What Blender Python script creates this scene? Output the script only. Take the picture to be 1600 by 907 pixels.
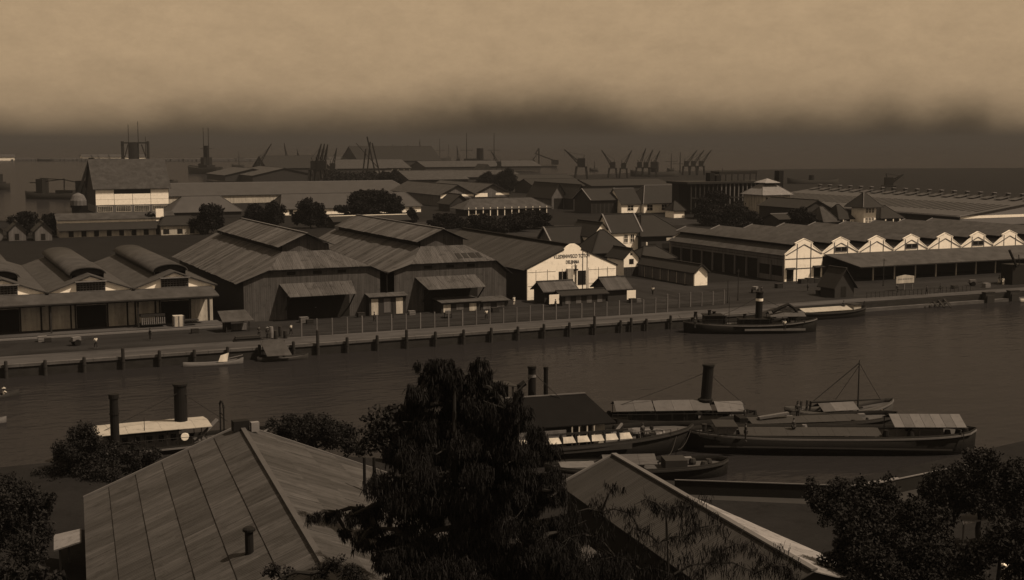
import bpy, math, random
import numpy as np
from mathutils import Vector, Matrix

for _o in list(bpy.data.objects): bpy.data.objects.remove(_o)
SC = bpy.context.scene
COL = SC.collection
R = math.radians

# ------------------------------------------------------------------ camera
# world: X runs along the far quay, Y points away across the canal, water at z = 0
CAM_H = 30.0; FPX = 2000.0; YAW = R(25.4); HORIZON = 220.0
PITCH = math.atan((453.5 - HORIZON) / FPX)
cam = bpy.data.cameras.new('camera'); camo = bpy.data.objects.new('camera', cam); COL.objects.link(camo)
cam.sensor_width = 36; cam.lens = 36 * FPX / 1600
cam.clip_start = 0.5; cam.clip_end = 60000
camo.location = (0, 0, CAM_H); camo.rotation_euler = (R(90) - PITCH, 0, -YAW)
SC.camera = camo

# ------------------------------------------------------------------ sky
SUN_FROM = Vector((0.52, -0.50, 1.0)).normalized()
SEPIA = (1.0, 0.725, 0.46)
world = bpy.data.worlds.new('World'); SC.world = world; world.use_nodes = True
wn = world.node_tree.nodes; wl = world.node_tree.links; wn.clear()
def WN(t, **k):
    n = wn.new(t)
    for a, b in k.items(): setattr(n, a, b)
    return n
def wmath(op, a, b=None, clamp=False):
    n = WN('ShaderNodeMath', operation=op, use_clamp=clamp)
    for i, v in enumerate((a, b)):
        if v is None: continue
        if isinstance(v, (int, float)): n.inputs[i].default_value = v
        else: wl.new(v, n.inputs[i])
    return n.outputs[0]
sky = WN('ShaderNodeTexSky'); sky.sky_type = 'NISHITA'; sky.sun_disc = False
sky.sun_elevation = math.asin(SUN_FROM.z); sky.sun_rotation = math.atan2(SUN_FROM.x, SUN_FROM.y)
sky.air_density = 1.0; sky.dust_density = 2.0; sky.ozone_density = 1.0
bw = WN('ShaderNodeRGBToBW'); wl.new(sky.outputs[0], bw.inputs[0])
lum = wmath('MULTIPLY', wmath('POWER', bw.outputs[0], 0.35), 2.72)     # hazy tropical sky: flatten the gradient
tc = WN('ShaderNodeTexCoord'); sep = WN('ShaderNodeSeparateXYZ'); wl.new(tc.outputs['Generated'], sep.inputs[0])
elev = sep.outputs['Z']
azim = wmath('ARCTAN2', sep.outputs['X'], sep.outputs['Y'])
# a bank of harbour smoke lies along the whole horizon; its upper edge rises and falls with azimuth
nz = WN('ShaderNodeTexNoise'); nz.inputs['Scale'].default_value = 14; nz.inputs['Detail'].default_value = 5; nz.inputs['Roughness'].default_value = 0.6
mp = WN('ShaderNodeMapping'); mp.inputs['Scale'].default_value = (1, 1, 1.6)
wl.new(tc.outputs['Generated'], mp.inputs[0]); wl.new(mp.outputs[0], nz.inputs['Vector'])
fc = WN('ShaderNodeFloatCurve'); cv = fc.mapping.curves[0]
pts = [(0, .22), (.05, .15), (.12, .20), (.17, .48), (.30, .48), (.38, .58), (.45, .82), (.50, 1.0), (.55, .96), (.60, .70), (.68, .48), (.76, .48), (.83, .50), (.87, .72), (.90, .54), (.935, .64), (.97, .36), (1, .24)]
cv.points[0].location = pts[0]; cv.points[1].location = pts[-1]
for p in pts[1:-1]: cv.points.new(*p)
fc.mapping.update()
aznorm = wmath('ADD', wmath('DIVIDE', wmath('SUBTRACT', azim, YAW), 0.762), 0.5, True)
wl.new(aznorm, fc.inputs['Value'])
edge = wmath('ADD', wmath('MULTIPLY', fc.outputs[0], 0.037), wmath('MULTIPLY', wmath('SUBTRACT', nz.outputs[0], 0.5), 0.030))
smoke = wmath('DIVIDE', wmath('SUBTRACT', wmath('ADD', edge, 0.025), elev), 0.054, True)
smoke = wmath('MULTIPLY', wmath('MULTIPLY', smoke, smoke), wmath('SUBTRACT', 3.0, wmath('MULTIPLY', smoke, 2.0)))
nz2 = WN('ShaderNodeTexNoise'); nz2.inputs['Scale'].default_value = 22; nz2.inputs['Detail'].default_value = 8; nz2.inputs['Roughness'].default_value = 0.78
mp2 = WN('ShaderNodeMapping'); mp2.inputs['Scale'].default_value = (1, 1, 2.0); wl.new(tc.outputs['Generated'], mp2.inputs[0]); wl.new(mp2.outputs[0], nz2.inputs['Vector'])
mott = wmath('ADD', 0.74, wmath('MULTIPLY', nz2.outputs[0], 0.55))
nz3 = WN('ShaderNodeTexNoise'); nz3.inputs['Scale'].default_value = 20; nz3.inputs['Detail'].default_value = 5
wl.new(mp.outputs[0], nz3.inputs['Vector'])
dark = wmath('ADD', 0.04, wmath('MULTIPLY', nz3.outputs[0], 0.24))
dark = wmath('MULTIPLY', dark, wmath('SUBTRACT', 1.08, wmath('MULTIPLY', wmath('MULTIPLY', wmath('SUBTRACT', aznorm, 0.5), 2.6, True), 0.42)))     # thicker smoke to the right
gain = wmath('ADD', wmath('MULTIPLY', smoke, dark), wmath('MULTIPLY', wmath('SUBTRACT', 1.0, smoke), mott))
skyv = wmath('MULTIPLY', lum, gain)
tint = WN('ShaderNodeMix', data_type='RGBA', blend_type='MULTIPLY'); tint.inputs[0].default_value = 1
cmb = WN('ShaderNodeCombineColor')
for i in range(3): wl.new(skyv, cmb.inputs[i])
wl.new(cmb.outputs[0], tint.inputs[6]); tint.inputs[7].default_value = (SEPIA[0], SEPIA[1] * 0.97, SEPIA[2] * 0.90, 1)
bg = WN('ShaderNodeBackground'); bg.inputs['Strength'].default_value = 0.1
wl.new(tint.outputs[2], bg.inputs['Color'])
wo = WN('ShaderNodeOutputWorld'); wl.new(bg.outputs[0], wo.inputs['Surface'])

# ------------------------------------------------------------------ sun, exposure
sl = bpy.data.lights.new('sun', 'SUN'); sl.energy = 5.0; sl.angle = R(0.6); sl.color = (1.0, 0.75, 0.49)
so = bpy.data.objects.new('sun', sl); COL.objects.link(so)
so.rotation_euler = SUN_FROM.to_track_quat('Z', 'Y').to_euler()
SC.view_settings.view_transform = 'Standard'; SC.view_settings.look = 'None'
SC.view_settings.exposure = 0.0; SC.view_settings.gamma = 1.0
SC.cycles.max_bounces = 6; SC.cycles.diffuse_bounces = 2; SC.cycles.glossy_bounces = 3; SC.cycles.volume_bounces = 0
SC.cycles.transparent_max_bounces = 8; SC.cycles.caustics_reflective = False; SC.cycles.caustics_refractive = False

# ------------------------------------------------------------------ helpers
def _ray(px, py):
    a = (px - 800) / FPX; b = -(py - 453.5) / FPX
    fw = math.cos(PITCH) + b * math.sin(PITCH); up = -math.sin(PITCH) + b * math.cos(PITCH)
    return a * math.cos(YAW) + fw * math.sin(YAW), -a * math.sin(YAW) + fw * math.cos(YAW), up
def at(px, py, z=1.6):
    """ground point (at height z) that a spot of the photograph shows"""
    x, y, u = _ray(px, py); t = (z - CAM_H) / u
    return Vector((x * t, y * t, z))
RIGHT = Vector((math.cos(YAW), -math.sin(YAW), 0)); FWD = Vector((math.sin(YAW), math.cos(YAW), 0))
def beside(px, py, base):
    """sideways and upward metres from base to a spot that stands at the same distance"""
    x, y, u = _ray(px, py); d = x * FWD.x + y * FWD.y; t = base.dot(FWD) / d
    p = Vector((x * t, y * t, CAM_H + u * t)) - base
    return p.dot(RIGHT), p.z
rng = random.Random(7)
ORD = ['first', 'second', 'third', 'fourth', 'fifth', 'sixth', 'seventh', 'eighth', 'ninth', 'tenth', 'eleventh', 'twelfth', 'thirteenth', 'fourteenth', 'fifteenth', 'sixteenth', 'seventeenth', 'eighteenth', 'nineteenth', 'twentieth', 'twenty-first', 'twenty-second', 'twenty-third', 'twenty-fourth', 'twenty-fifth', 'twenty-sixth', 'twenty-seventh', 'twenty-eighth', 'twenty-ninth', 'thirtieth', 'thirty-first', 'thirty-second', 'thirty-third', 'thirty-fourth']
OFF = {}
def tag(o, label=None, cat=None, group=None, kind=None):
    if label: o['label'] = label
    if cat: o['category'] = cat
    if group: o['group'] = group
    if kind: o['kind'] = kind
    return o
def T(name, label, cat, loc=(0, 0, 0), group=None):
    o = bpy.data.objects.new(name, None); COL.objects.link(o); o.empty_display_size = 0.3
    o.location = loc; OFF[o.name] = Vector(loc)
    return tag(o, label, cat, group)
def copy_tree(o, parent=None):
    c = o.copy(); COL.objects.link(c); c.parent = parent
    for ch in list(o.children): copy_tree(ch, c)
    return c
class MB:
    def __init__(s): s.v = []; s.f = []
    def add(s, vs, fs):
        n = len(s.v); s.v += [tuple(p) for p in vs]; s.f += [tuple(i + n for i in f) for f in fs]; return s
    def box(s, x0, x1, y0, y1, z0, z1):
        return s.add([(x0, y0, z0), (x1, y0, z0), (x1, y1, z0), (x0, y1, z0), (x0, y0, z1), (x1, y0, z1), (x1, y1, z1), (x0, y1, z1)],
                     [(0, 3, 2, 1), (4, 5, 6, 7), (0, 1, 5, 4), (1, 2, 6, 5), (2, 3, 7, 6), (3, 0, 4, 7)])
    def poly(s, pts, off):
        """polygon extruded by a vector: a closed slab"""
        pts = [Vector(p) for p in pts]; off = Vector(off); n = len(pts)
        nrm = Vector((0, 0, 0))
        for i in range(n):
            a, b = pts[i], pts[(i + 1) % n]; nrm += a.cross(b)
        if nrm.dot(off) > 0: pts.reverse()
        fs = [tuple(range(n)), tuple(range(2 * n - 1, n - 1, -1))]
        for i in range(n): fs.append((i, i + n, (i + 1) % n + n, (i + 1) % n))
        return s.add(pts + [p + off for p in pts], fs)
    def slab(s, pts, t=0.12): return s.poly(pts, (0, 0, -t))
    def beam(s, a, b, w, h=None):
        a = Vector(a); b = Vector(b); h = h or w; d = (b - a)
        if d.length < 1e-6: return s
        d.normalize(); u = Vector((0, 0, 1)) if abs(d.z) < .95 else Vector((1, 0, 0))
        r = d.cross(u).normalized(); u = r.cross(d)
        q = [r * (i * w / 2) + u * (j * h / 2) for i, j in ((-1, -1), (1, -1), (1, 1), (-1, 1))]
        return s.add([a + k for k in q] + [b + k for k in q], [(3, 2, 1, 0), (4, 5, 6, 7), (0, 1, 5, 4), (1, 2, 6, 5), (2, 3, 7, 6), (3, 0, 4, 7)])
    def tube(s, a, b, r0, r1=None, n=8):
        a = Vector(a); b = Vector(b); r1 = r0 if r1 is None else r1; d = (b - a).normalized()
        u = Vector((0, 0, 1)) if abs(d.z) < .95 else Vector((1, 0, 0))
        r = d.cross(u).normalized(); u = r.cross(d)
        vs = []
        for c, rr in ((a, r0), (b, r1)):
            for i in range(n):
                t = 2 * math.pi * i / n; vs.append(c + r * (math.cos(t) * rr) + u * (math.sin(t) * rr))
        fs = [(i, (i + 1) % n, n + (i + 1) % n, n + i) for i in range(n)] + [tuple(range(n - 1, -1, -1)), tuple(range(n, 2 * n))]
        return s.add(vs, fs)
    def path(s, pts, r0, r1=None, n=6):
        r1 = r0 if r1 is None else r1; m = len(pts) - 1
        for i in range(m): s.tube(pts[i], pts[i + 1], r0 + (r1 - r0) * i / m, r0 + (r1 - r0) * (i + 1) / m, n)
        return s
    def ring(s, prof, c=(0, 0, 0), n=12):
        """turned profile (radius, height)"""
        vs = []; k = len(prof)
        for r, z in prof:
            for i in range(n):
                t = 2 * math.pi * i / n; vs.append((c[0] + r * math.cos(t), c[1] + r * math.sin(t), c[2] + z))
        fs = [(j * n + i, j * n + (i + 1) % n, (j + 1) * n + (i + 1) % n, (j + 1) * n + i) for j in range(k - 1) for i in range(n)]
        fs += [tuple(range(n - 1, -1, -1)), tuple(range((k - 1) * n, k * n))]
        return s.add(vs, fs)
    def build(s, name, mat, parent=None, smooth=False):
        off = OFF.get(parent.name, Vector()) if parent else Vector()
        me = bpy.data.meshes.new(name)
        me.from_pydata([(x - off.x, y - off.y, z - off.z) for x, y, z in s.v], [], s.f); me.update()
        if smooth: me.polygons.foreach_set('use_smooth', [True] * len(me.polygons))
        me.materials.append(M[mat] if isinstance(mat, str) else mat)
        o = bpy.data.objects.new(name, me); COL.objects.link(o); o.parent = parent
        OFF[o.name] = off.copy()
        return o
def single(mb, name, mat, label, cat, group=None, loc=None, smooth=False):
    """a thing that is one mesh, its origin at loc"""
    h = bpy.data.objects.new('tmp', None); OFF['tmp'] = Vector(loc or (0, 0, 0))
    OFF[h.name] = Vector(loc or (0, 0, 0))
    o = mb.build(name, mat, h, smooth); o.parent = None; o.location = loc or (0, 0, 0)
    bpy.data.objects.remove(h)
    return tag(o, label, cat, group)

# ------------------------------------------------------------------ materials
M = {}
def mat(name, v, var=0.35, scale=0.6, rough=0.9, bump=0.0, bscale=6.0, rnd=0.0, streak=None, wave=None, island=0.0, spec=0.25, streak2=None, stain=0.0, metal=0.0):
    """grey value v with blotches; streak = mapping scale for weather runs; wave = (direction vector, period, depth) for corrugation"""
    m = bpy.data.materials.new(name); m.use_nodes = True; nt = m.node_tree; N = nt.nodes; L = nt.links
    b = N['Principled BSDF']; b.inputs['Roughness'].default_value = rough; b.inputs['Specular IOR Level'].default_value = spec; b.inputs['Metallic'].default_value = metal
    tcn = N.new('ShaderNodeTexCoord')
    def mth(op, a, c):
        n = N.new('ShaderNodeMath'); n.operation = op
        for i, q in enumerate((a, c)):
            if isinstance(q, (int, float)): n.inputs[i].default_value = q
            else: L.new(q, n.inputs[i])
        return n.outputs[0]
    def noise(sc, det=5, vec=None, ro=0.6):
        n = N.new('ShaderNodeTexNoise'); n.inputs['Scale'].default_value = sc; n.inputs['Detail'].default_value = det; n.inputs['Roughness'].default_value = ro
        L.new(vec or tcn.outputs['Object'], n.inputs['Vector']); return n.outputs[0]
    k = mth('ADD', 1 - var, mth('MULTIPLY', noise(scale), 2 * var))
    k = mth('MULTIPLY', k, mth('ADD', 1 - var * .35, mth('MULTIPLY', noise(scale * 9, 3), var * .7)))
    if streak:
        mpn = N.new('ShaderNodeMapping'); mpn.inputs['Scale'].default_value = streak; L.new(tcn.outputs['Object'], mpn.inputs[0])
        s = noise(1.0, 5, mpn.outputs[0], 0.7)
        k = mth('MULTIPLY', k, mth('ADD', 0.05, mth('MULTIPLY', s, 1.9)))
    if streak2:
        mpn = N.new('ShaderNodeMapping'); mpn.inputs['Scale'].default_value = streak2; L.new(tcn.outputs['Object'], mpn.inputs[0])
        k = mth('MULTIPLY', k, mth('ADD', 0.15, mth('MULTIPLY', noise(1.0, 6, mpn.outputs[0], 0.75), 1.7)))
    if stain:
        s = noise(scale * 2.3, 8, None, .7); r = N.new('ShaderNodeMapRange'); r.inputs[1].default_value = .52; r.inputs[2].default_value = .70; L.new(s, r.inputs[0])
        k = mth('MULTIPLY', k, mth('SUBTRACT', 1.0, mth('MULTIPLY', r.outputs[0], stain)))
    if rnd:
        oi = N.new('ShaderNodeObjectInfo'); k = mth('MULTIPLY', k, mth('ADD', 1 - rnd, mth('MULTIPLY', oi.outputs['Random'], 2 * rnd)))
    if island:
        g = N.new('ShaderNodeNewGeometry'); k = mth('MULTIPLY', k, mth('ADD', 1 - island, mth('MULTIPLY', g.outputs['Random Per Island'], 2 * island)))
    vv = mth('MULTIPLY', k, v)
    cc = N.new('ShaderNodeCombineColor'); L.new(vv, cc.inputs[0]); wg, wb2 = (.985, .98) if v > .2 else (1.02, 1.16)
    L.new(mth('MULTIPLY', vv, wg), cc.inputs[1]); L.new(mth('MULTIPLY', vv, wb2), cc.inputs[2])
    L.new(cc.outputs[0], b.inputs['Base Color'])
    h = None
    if wave:
        d, per, dep = wave
        dp = N.new('ShaderNodeVectorMath'); dp.operation = 'DOT_PRODUCT'; L.new(tcn.outputs['Object'], dp.inputs[0]); dp.inputs[1].default_value = d
        h = mth('MULTIPLY', mth('SINE', mth('MULTIPLY', dp.outputs['Value'], 2 * math.pi / per), 0), dep)
    if bump:
        hb = mth('MULTIPLY', noise(bscale, 6), bump); h = hb if h is None else mth('ADD', h, hb)
    if h is not None:
        bn = N.new('ShaderNodeBump'); bn.inputs['Distance'].default_value = 1.0; bn.inputs['Strength'].default_value = 1.0
        L.new(h, bn.inputs['Height']); L.new(bn.outputs[0], b.inputs['Normal'])
    M[name] = m
    return m
mat('white_plaster', 0.86, var=.12, scale=.5, stain=.28, bump=.01)
mat('white_paint', 0.72, var=.12, scale=1.0, stain=.15)
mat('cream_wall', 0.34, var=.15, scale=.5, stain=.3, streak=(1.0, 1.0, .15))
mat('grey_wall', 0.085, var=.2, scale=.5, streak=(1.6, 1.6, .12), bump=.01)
mat('board_wall', 0.050, var=.25, scale=.5, streak=(2.4, 2.4, .10), wave=((1, 1, 0), .34, .007), rnd=.1, stain=.4)
mat('dark_wall', 0.022, var=.3, scale=.6)
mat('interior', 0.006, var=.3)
mat('tile_roof', 0.036, var=.28, scale=.35, bump=.02, bscale=7, rnd=.08, streak=(.5, .5, .5))
mat('tile_roof_dark', 0.015, var=.25, scale=.5, bump=.02, bscale=6, rnd=.15)
mat('tile_roof_light', 0.047, var=.25, scale=.25, bump=.02, bscale=5, rnd=.12)
mat('iron_sheet_y', 0.056, var=.32, scale=.28, rnd=.36, streak=(.16, 3.0, .16), wave=((0, 1, 0), .30, .013), stain=.6)
mat('iron_sheet_x', 0.050, var=.22, scale=.35, rnd=.16, streak=(3.0, .16, .16), wave=((1, 0, 0), .30, .010), stain=.6)
mat('iron_dark', 0.026, var=.25, scale=.35, rnd=.2, streak=(.16, 2.2, .16), wave=((0, 1, 0), .30, .02))
mat('iron_near', 0.038, var=.34, scale=.45, rnd=.26, streak=(.3, 4.0, .3), streak2=(.12, 1.3, .12), wave=((.113, .994, 0), .24, .022), stain=.45)
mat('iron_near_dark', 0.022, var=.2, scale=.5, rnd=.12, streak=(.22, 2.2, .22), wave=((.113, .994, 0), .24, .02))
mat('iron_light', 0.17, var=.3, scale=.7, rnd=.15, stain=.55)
mat('quay_face', 0.014, var=.35, scale=.6, streak=(.6, .6, 2.0))
mat('ridge_dull', 0.052, var=.3, scale=.8)
mat('ridge_iron', 0.085, var=.25, scale=.8)
mat('timber', 0.015, var=.3, scale=1.5, rnd=.2)
mat('timber_pale', 0.10, var=.3, scale=1.5, rnd=.2)
mat('concrete', 0.13, var=.2, scale=1.5, rnd=.12)
mat('post_grey', 0.095, var=.25, scale=1.5, rnd=.2)
mat('quay_stone', 0.060, var=.3, scale=.5, streak=(.3, .3, 2.0), bump=.02)
mat('quay_top', 0.050, var=.28, scale=.12, bump=.015, streak=(.05, .5, .5), stain=.25, spec=.04)
mat('ground', 0.0115, var=.40, scale=.06, bump=.05, bscale=1.5, stain=.3, spec=.04)
mat('yard', 0.019, var=.32, scale=.10, bump=.03, bscale=2.5, streak=(.04, .3, .3), stain=.3, spec=.04)
mat('road', 0.021, var=.25, scale=.12, bump=.015, bscale=3, streak=(.3, .04, .3), spec=.04)
mat('grass', 0.010, var=.4, scale=.15, bump=.05, bscale=3, spec=.04)
mat('near_ground', 0.013, var=.45, scale=.25, bump=.05, bscale=3, stain=.4, spec=.04)
mat('black_iron', 0.008, var=.3, scale=1.0, rough=.8, rnd=.15, spec=.1)
mat('steel_far', 0.008, var=.2, scale=.3, rough=.8, rnd=.15)
mat('hull_black', 0.006, var=.35, scale=1.2, rough=.75, spec=.1)
mat('hull_grey', 0.022, var=.35, scale=1.2, rough=.7)
mat('hull_band', 0.10, var=.35, scale=1.5, rough=.7)
mat('deck', 0.050, var=.3, scale=1.5, streak=(.5, 5, .5))
mat('canvas', 0.28, var=.18, scale=.8, stain=.3, bump=.03, bscale=1.5)
mat('canvas_grey', 0.075, rnd=.28, var=.2, scale=.8, stain=.3, bump=.03, bscale=1.5)
mat('roof_tarred', 0.007, var=.3, scale=.8, spec=.05)
mat('glass_dark', 0.008, var=.1, rough=.2, spec=.5)
mat('letter', 0.09, var=.1)
mat('foliage', 0.011, var=.30, scale=.5, island=.55, rough=.75, spec=.1)
mat('foliage_dark', 0.0115, var=.3, scale=.5, island=.5, rough=.8, spec=.05)
mat('foliage_far', 0.009, var=.3, scale=.3, island=.5, rough=.85, spec=.05)
mat('bark', 0.012, var=.3, scale=3)
mat('skin', 0.06, var=.1)
mat('cloth_white', 0.5, var=.1)
mat('cloth_dark', 0.02, var=.1)
# water
m = bpy.data.materials.new('water'); m.use_nodes = True; N = m.node_tree.nodes; L = m.node_tree.links; N.remove(N['Principled BSDF'])
df = N.new('ShaderNodeBsdfDiffuse'); df.inputs['Color'].default_value = (0.0150, 0.0150, 0.0172, 1)     # turbid harbour water
gl = N.new('ShaderNodeBsdfGlossy'); gl.inputs['Roughness'].default_value = 0.09; gl.inputs['Color'].default_value = (.9, .9, .95, 1)
fr = N.new('ShaderNodeFresnel'); fr.inputs['IOR'].default_value = 1.33; fm = N.new('ShaderNodeMath'); fm.operation = 'MULTIPLY'; L.new(fr.outputs[0], fm.inputs[0]); fm.inputs[1].default_value = 0.27
mx = N.new('ShaderNodeMixShader'); L.new(fm.outputs[0], mx.inputs[0]); L.new(df.outputs[0], mx.inputs[1]); L.new(gl.outputs[0], mx.inputs[2]); L.new(mx.outputs[0], N['Material Output'].inputs['Surface'])
tcn = N.new('ShaderNodeTexCoord'); hs = None
for sc_, amp, st in ((.9, .085, (.45, 1, 1)), (.22, .16, (.5, 1, 1)), (3.0, .020, (.6, 1, 1))):
    mp_ = N.new('ShaderNodeMapping'); mp_.inputs['Scale'].default_value = st; mp_.inputs['Rotation'].default_value = (0, 0, R(-12)); L.new(tcn.outputs['Object'], mp_.inputs[0])
    n_ = N.new('ShaderNodeTexNoise'); n_.inputs['Scale'].default_value = sc_; n_.inputs['Detail'].default_value = 3; L.new(mp_.outputs[0], n_.inputs['Vector'])
    q = N.new('ShaderNodeMath'); q.operation = 'MULTIPLY'; L.new(n_.outputs[0], q.inputs[0]); q.inputs[1].default_value = amp
    if hs is None: hs = q.outputs[0]
    else:
        a_ = N.new('ShaderNodeMath'); a_.operation = 'ADD'; L.new(hs, a_.inputs[0]); L.new(q.outputs[0], a_.inputs[1]); hs = a_.outputs[0]
bn = N.new('ShaderNodeBump'); bn.inputs['Distance'].default_value = 1.0; bn.inputs['Strength'].default_value = 1.0; L.new(hs, bn.inputs['Height']); 
for q in (df, gl, fr): L.new(bn.outputs[0], q.inputs['Normal'])
M['water'] = m

# ================================================================== SETTING
# the sea and the canal: one sheet to the horizon
o = MB().add([(-26000, -2000, 0), (30000, -2000, 0), (30000, 30000, 0), (-26000, 30000, 0)], [(0, 1, 2, 3)]).build('water', 'water'); tag(o, kind='structure')
GZ = 1.6
def sheet(name, pts, z, m, parent=None, depth=0):
    mb = MB()
    if depth: mb.slab([(p[0], p[1], z) for p in pts], depth)
    else:
        mb.add([(p[0], p[1], z) for p in pts], [tuple(range(len(pts)))])
    o = mb.build(name, m); tag(o, kind='structure'); return o
# far bank: harbour land between the canal and the sea
coast = [(-260, 173), (128, 173), (133, 176.5), (420, 177.5), (1500, 260), (2200, 900)]
coast += [tuple(at(px, py)[:2]) for px, py in ((1700, 262), (1300, 264), (1130, 266), (1000, 270), (900, 274), (760, 268), (640, 262), (520, 262), (440, 266), (360, 268), (345, 272), (420, 285), (300, 287), (265, 290), (262, 312), (150, 324), (120, 334), (60, 344), (-40, 345), (-300, 346))]
sheet('ground', coast, GZ, 'ground', depth=4)
sheet('quay_pavement', [(-200, 173.02), (127.95, 173.02), (132.9, 176.52), (300, 176.9), (300, 181), (133, 181), (128, 180), (-200, 180)], GZ + .004, 'quay_top')
sheet('yard_pavement', [(-60, 180.02), (128, 180.02), (133, 181.02), (300, 181.02), (300, 209), (160, 214), (46, 214), (-60, 200)], GZ + .006, 'yard')
sheet('road', [(119.5, 190), (135.5, 190), (139, 215), (135, 232), (139, 300), (168, 420), (150, 420), (122, 300), (119.5, 235)], GZ + .010, 'road')
sheet('field', [(-60, 262), (66, 262), (88, 372), (60, 395), (-60, 400)], GZ + .008, 'grass')
sheet('road', [at(600, 356)[:2], at(900, 352)[:2], at(1010, 338)[:2], at(1180, 345)[:2], at(1180, 352)[:2], at(1010, 352)[:2], at(900, 372)[:2], at(600, 366)[:2]], GZ + .014, 'road')
# quay wall: a coping of stone blocks on a battered face
q = T('quay_wall', None, None, (0, 173, 0)); tag(q, kind='structure')
MB().box(-200, 128, 172.75, 173.0, -3, 1.32).build('wall_face', 'quay_face', q)
for i in range(-4, 43):
    x = i * 3.0 + .4; MB().box(x, min(x + 2.97, 128), 172.6, 173.35, 1.3, 1.66 + .02 * rng.random()).build('coping_stone', 'quay_stone', q)
q2 = T('quay_wall', None, None, (128, 176, 0)); tag(q2, kind='structure')
MB().poly([(128.02, 172.7, -3), (133, 176.2, -3), (133, 176.5, -3), (128.02, 173.0, -3)], (0, 0, 4.65)).build('wall_face', 'quay_face', q2)
MB().box(133.02, 320, 176.25, 176.5, -3, 1.5).build('wall_face', 'quay_face', q2)
MB().box(133.02, 320, 175.4, 176.2, -3, .55).build('landing_step', 'quay_stone', q2)
# near bank
nb = [(-200, -60), (-200, 121.5), (12, 121), (28, 118), (44, 105), (55, 93.5), (70, 84.5), (100, 89.5), (220, 104), (400, 104), (400, -60)]
sheet('near_ground', nb, .9, 'near_ground', depth=4)
# near lane with a pale kerb along the water on the right
k = MB(); k.poly([(58, 89.2, .9), (69.5, 81.6, .9), (76, 81.9, .9), (76, 82.9, .9), (69.8, 82.6, .9), (58.6, 90.2, .9)], (0, 0, .35)); o = k.build('kerb', 'concrete'); tag(o, kind='structure')
sheet('path', [(56, 86.5), (69, 77.5), (110, 82), (110, 85), (70, 80.5), (58, 88.6)], .904, 'dark_wall')
# breakwater far out
bk = MB()
for a, b_ in (((-60, 251), (330, 252)), ((330, 252), (640, 250))):
    p0 = at(a[0], a[1], 0); p1 = at(b_[0], b_[1], 0)
    n_ = 60
    for i in range(n_):
        p = p0.lerp(p1, (i + .5) / n_); r_ = 8 + 5 * rng.random()
        bk.poly([p + Vector((-20, -r_, -2)), p + Vector((20, -r_ * .8, -2)), p + Vector((20, r_, -2)), p + Vector((-20, r_, -2))], (0, 0, 4.2 + 1.5 * rng.random()))
o = bk.build('breakwater', 'quay_stone'); tag(o, kind='structure')

# ================================================================== BUILDINGS
def window(root, face, u0, u1, z0, z1, plane, nx=0, nz=0, pane='glass_dark', frame='white_paint', fw=.12, name='window'):
    """face 'f' looks towards the canal (-Y), 'l' towards -X, 'r' towards +X"""
    def P(u, d, z):
        return (u, plane - d, z) if face == 'f' else ((plane - d, u, z) if face == 'l' else (plane + d, u, z))
    def bar(mb, a0, a1, b0, b1, d0, d1):
        p, q_ = P(a0, d0, b0), P(a1, d1, b1)
        mb.box(min(p[0], q_[0]), max(p[0], q_[0]), min(p[1], q_[1]), max(p[1], q_[1]), min(p[2], q_[2]), max(p[2], q_[2]))
    f = MB(); bar(f, u0 - fw, u0, z0 - fw, z1 + fw, .0, .09); bar(f, u1, u1 + fw, z0 - fw, z1 + fw, .0, .09)
    bar(f, u0, u1, z1, z1 + fw, .0, .088); bar(f, u0, u1, z0 - fw, z0, .0, .11)
    for i in range(1, nx): x = u0 + (u1 - u0) * i / nx; bar(f, x - .04, x + .04, z0, z1, .0, .06)
    for i in range(1, nz): z = z0 + (z1 - z0) * i / nz; bar(f, u0, u1, z - .04, z + .04, .0, .055)
    w = f.build(name, frame, root)
    g = MB(); bar(g, u0, u1, z0, z1, .0, .02); g.build('pane' if name == 'window' else 'leaf', pane, w)
    return w
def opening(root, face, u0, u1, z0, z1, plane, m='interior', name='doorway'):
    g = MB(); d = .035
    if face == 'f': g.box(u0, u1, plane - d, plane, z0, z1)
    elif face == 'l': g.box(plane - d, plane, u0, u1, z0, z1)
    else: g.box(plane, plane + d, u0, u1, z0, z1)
    return g.build(name, m, root)

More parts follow.
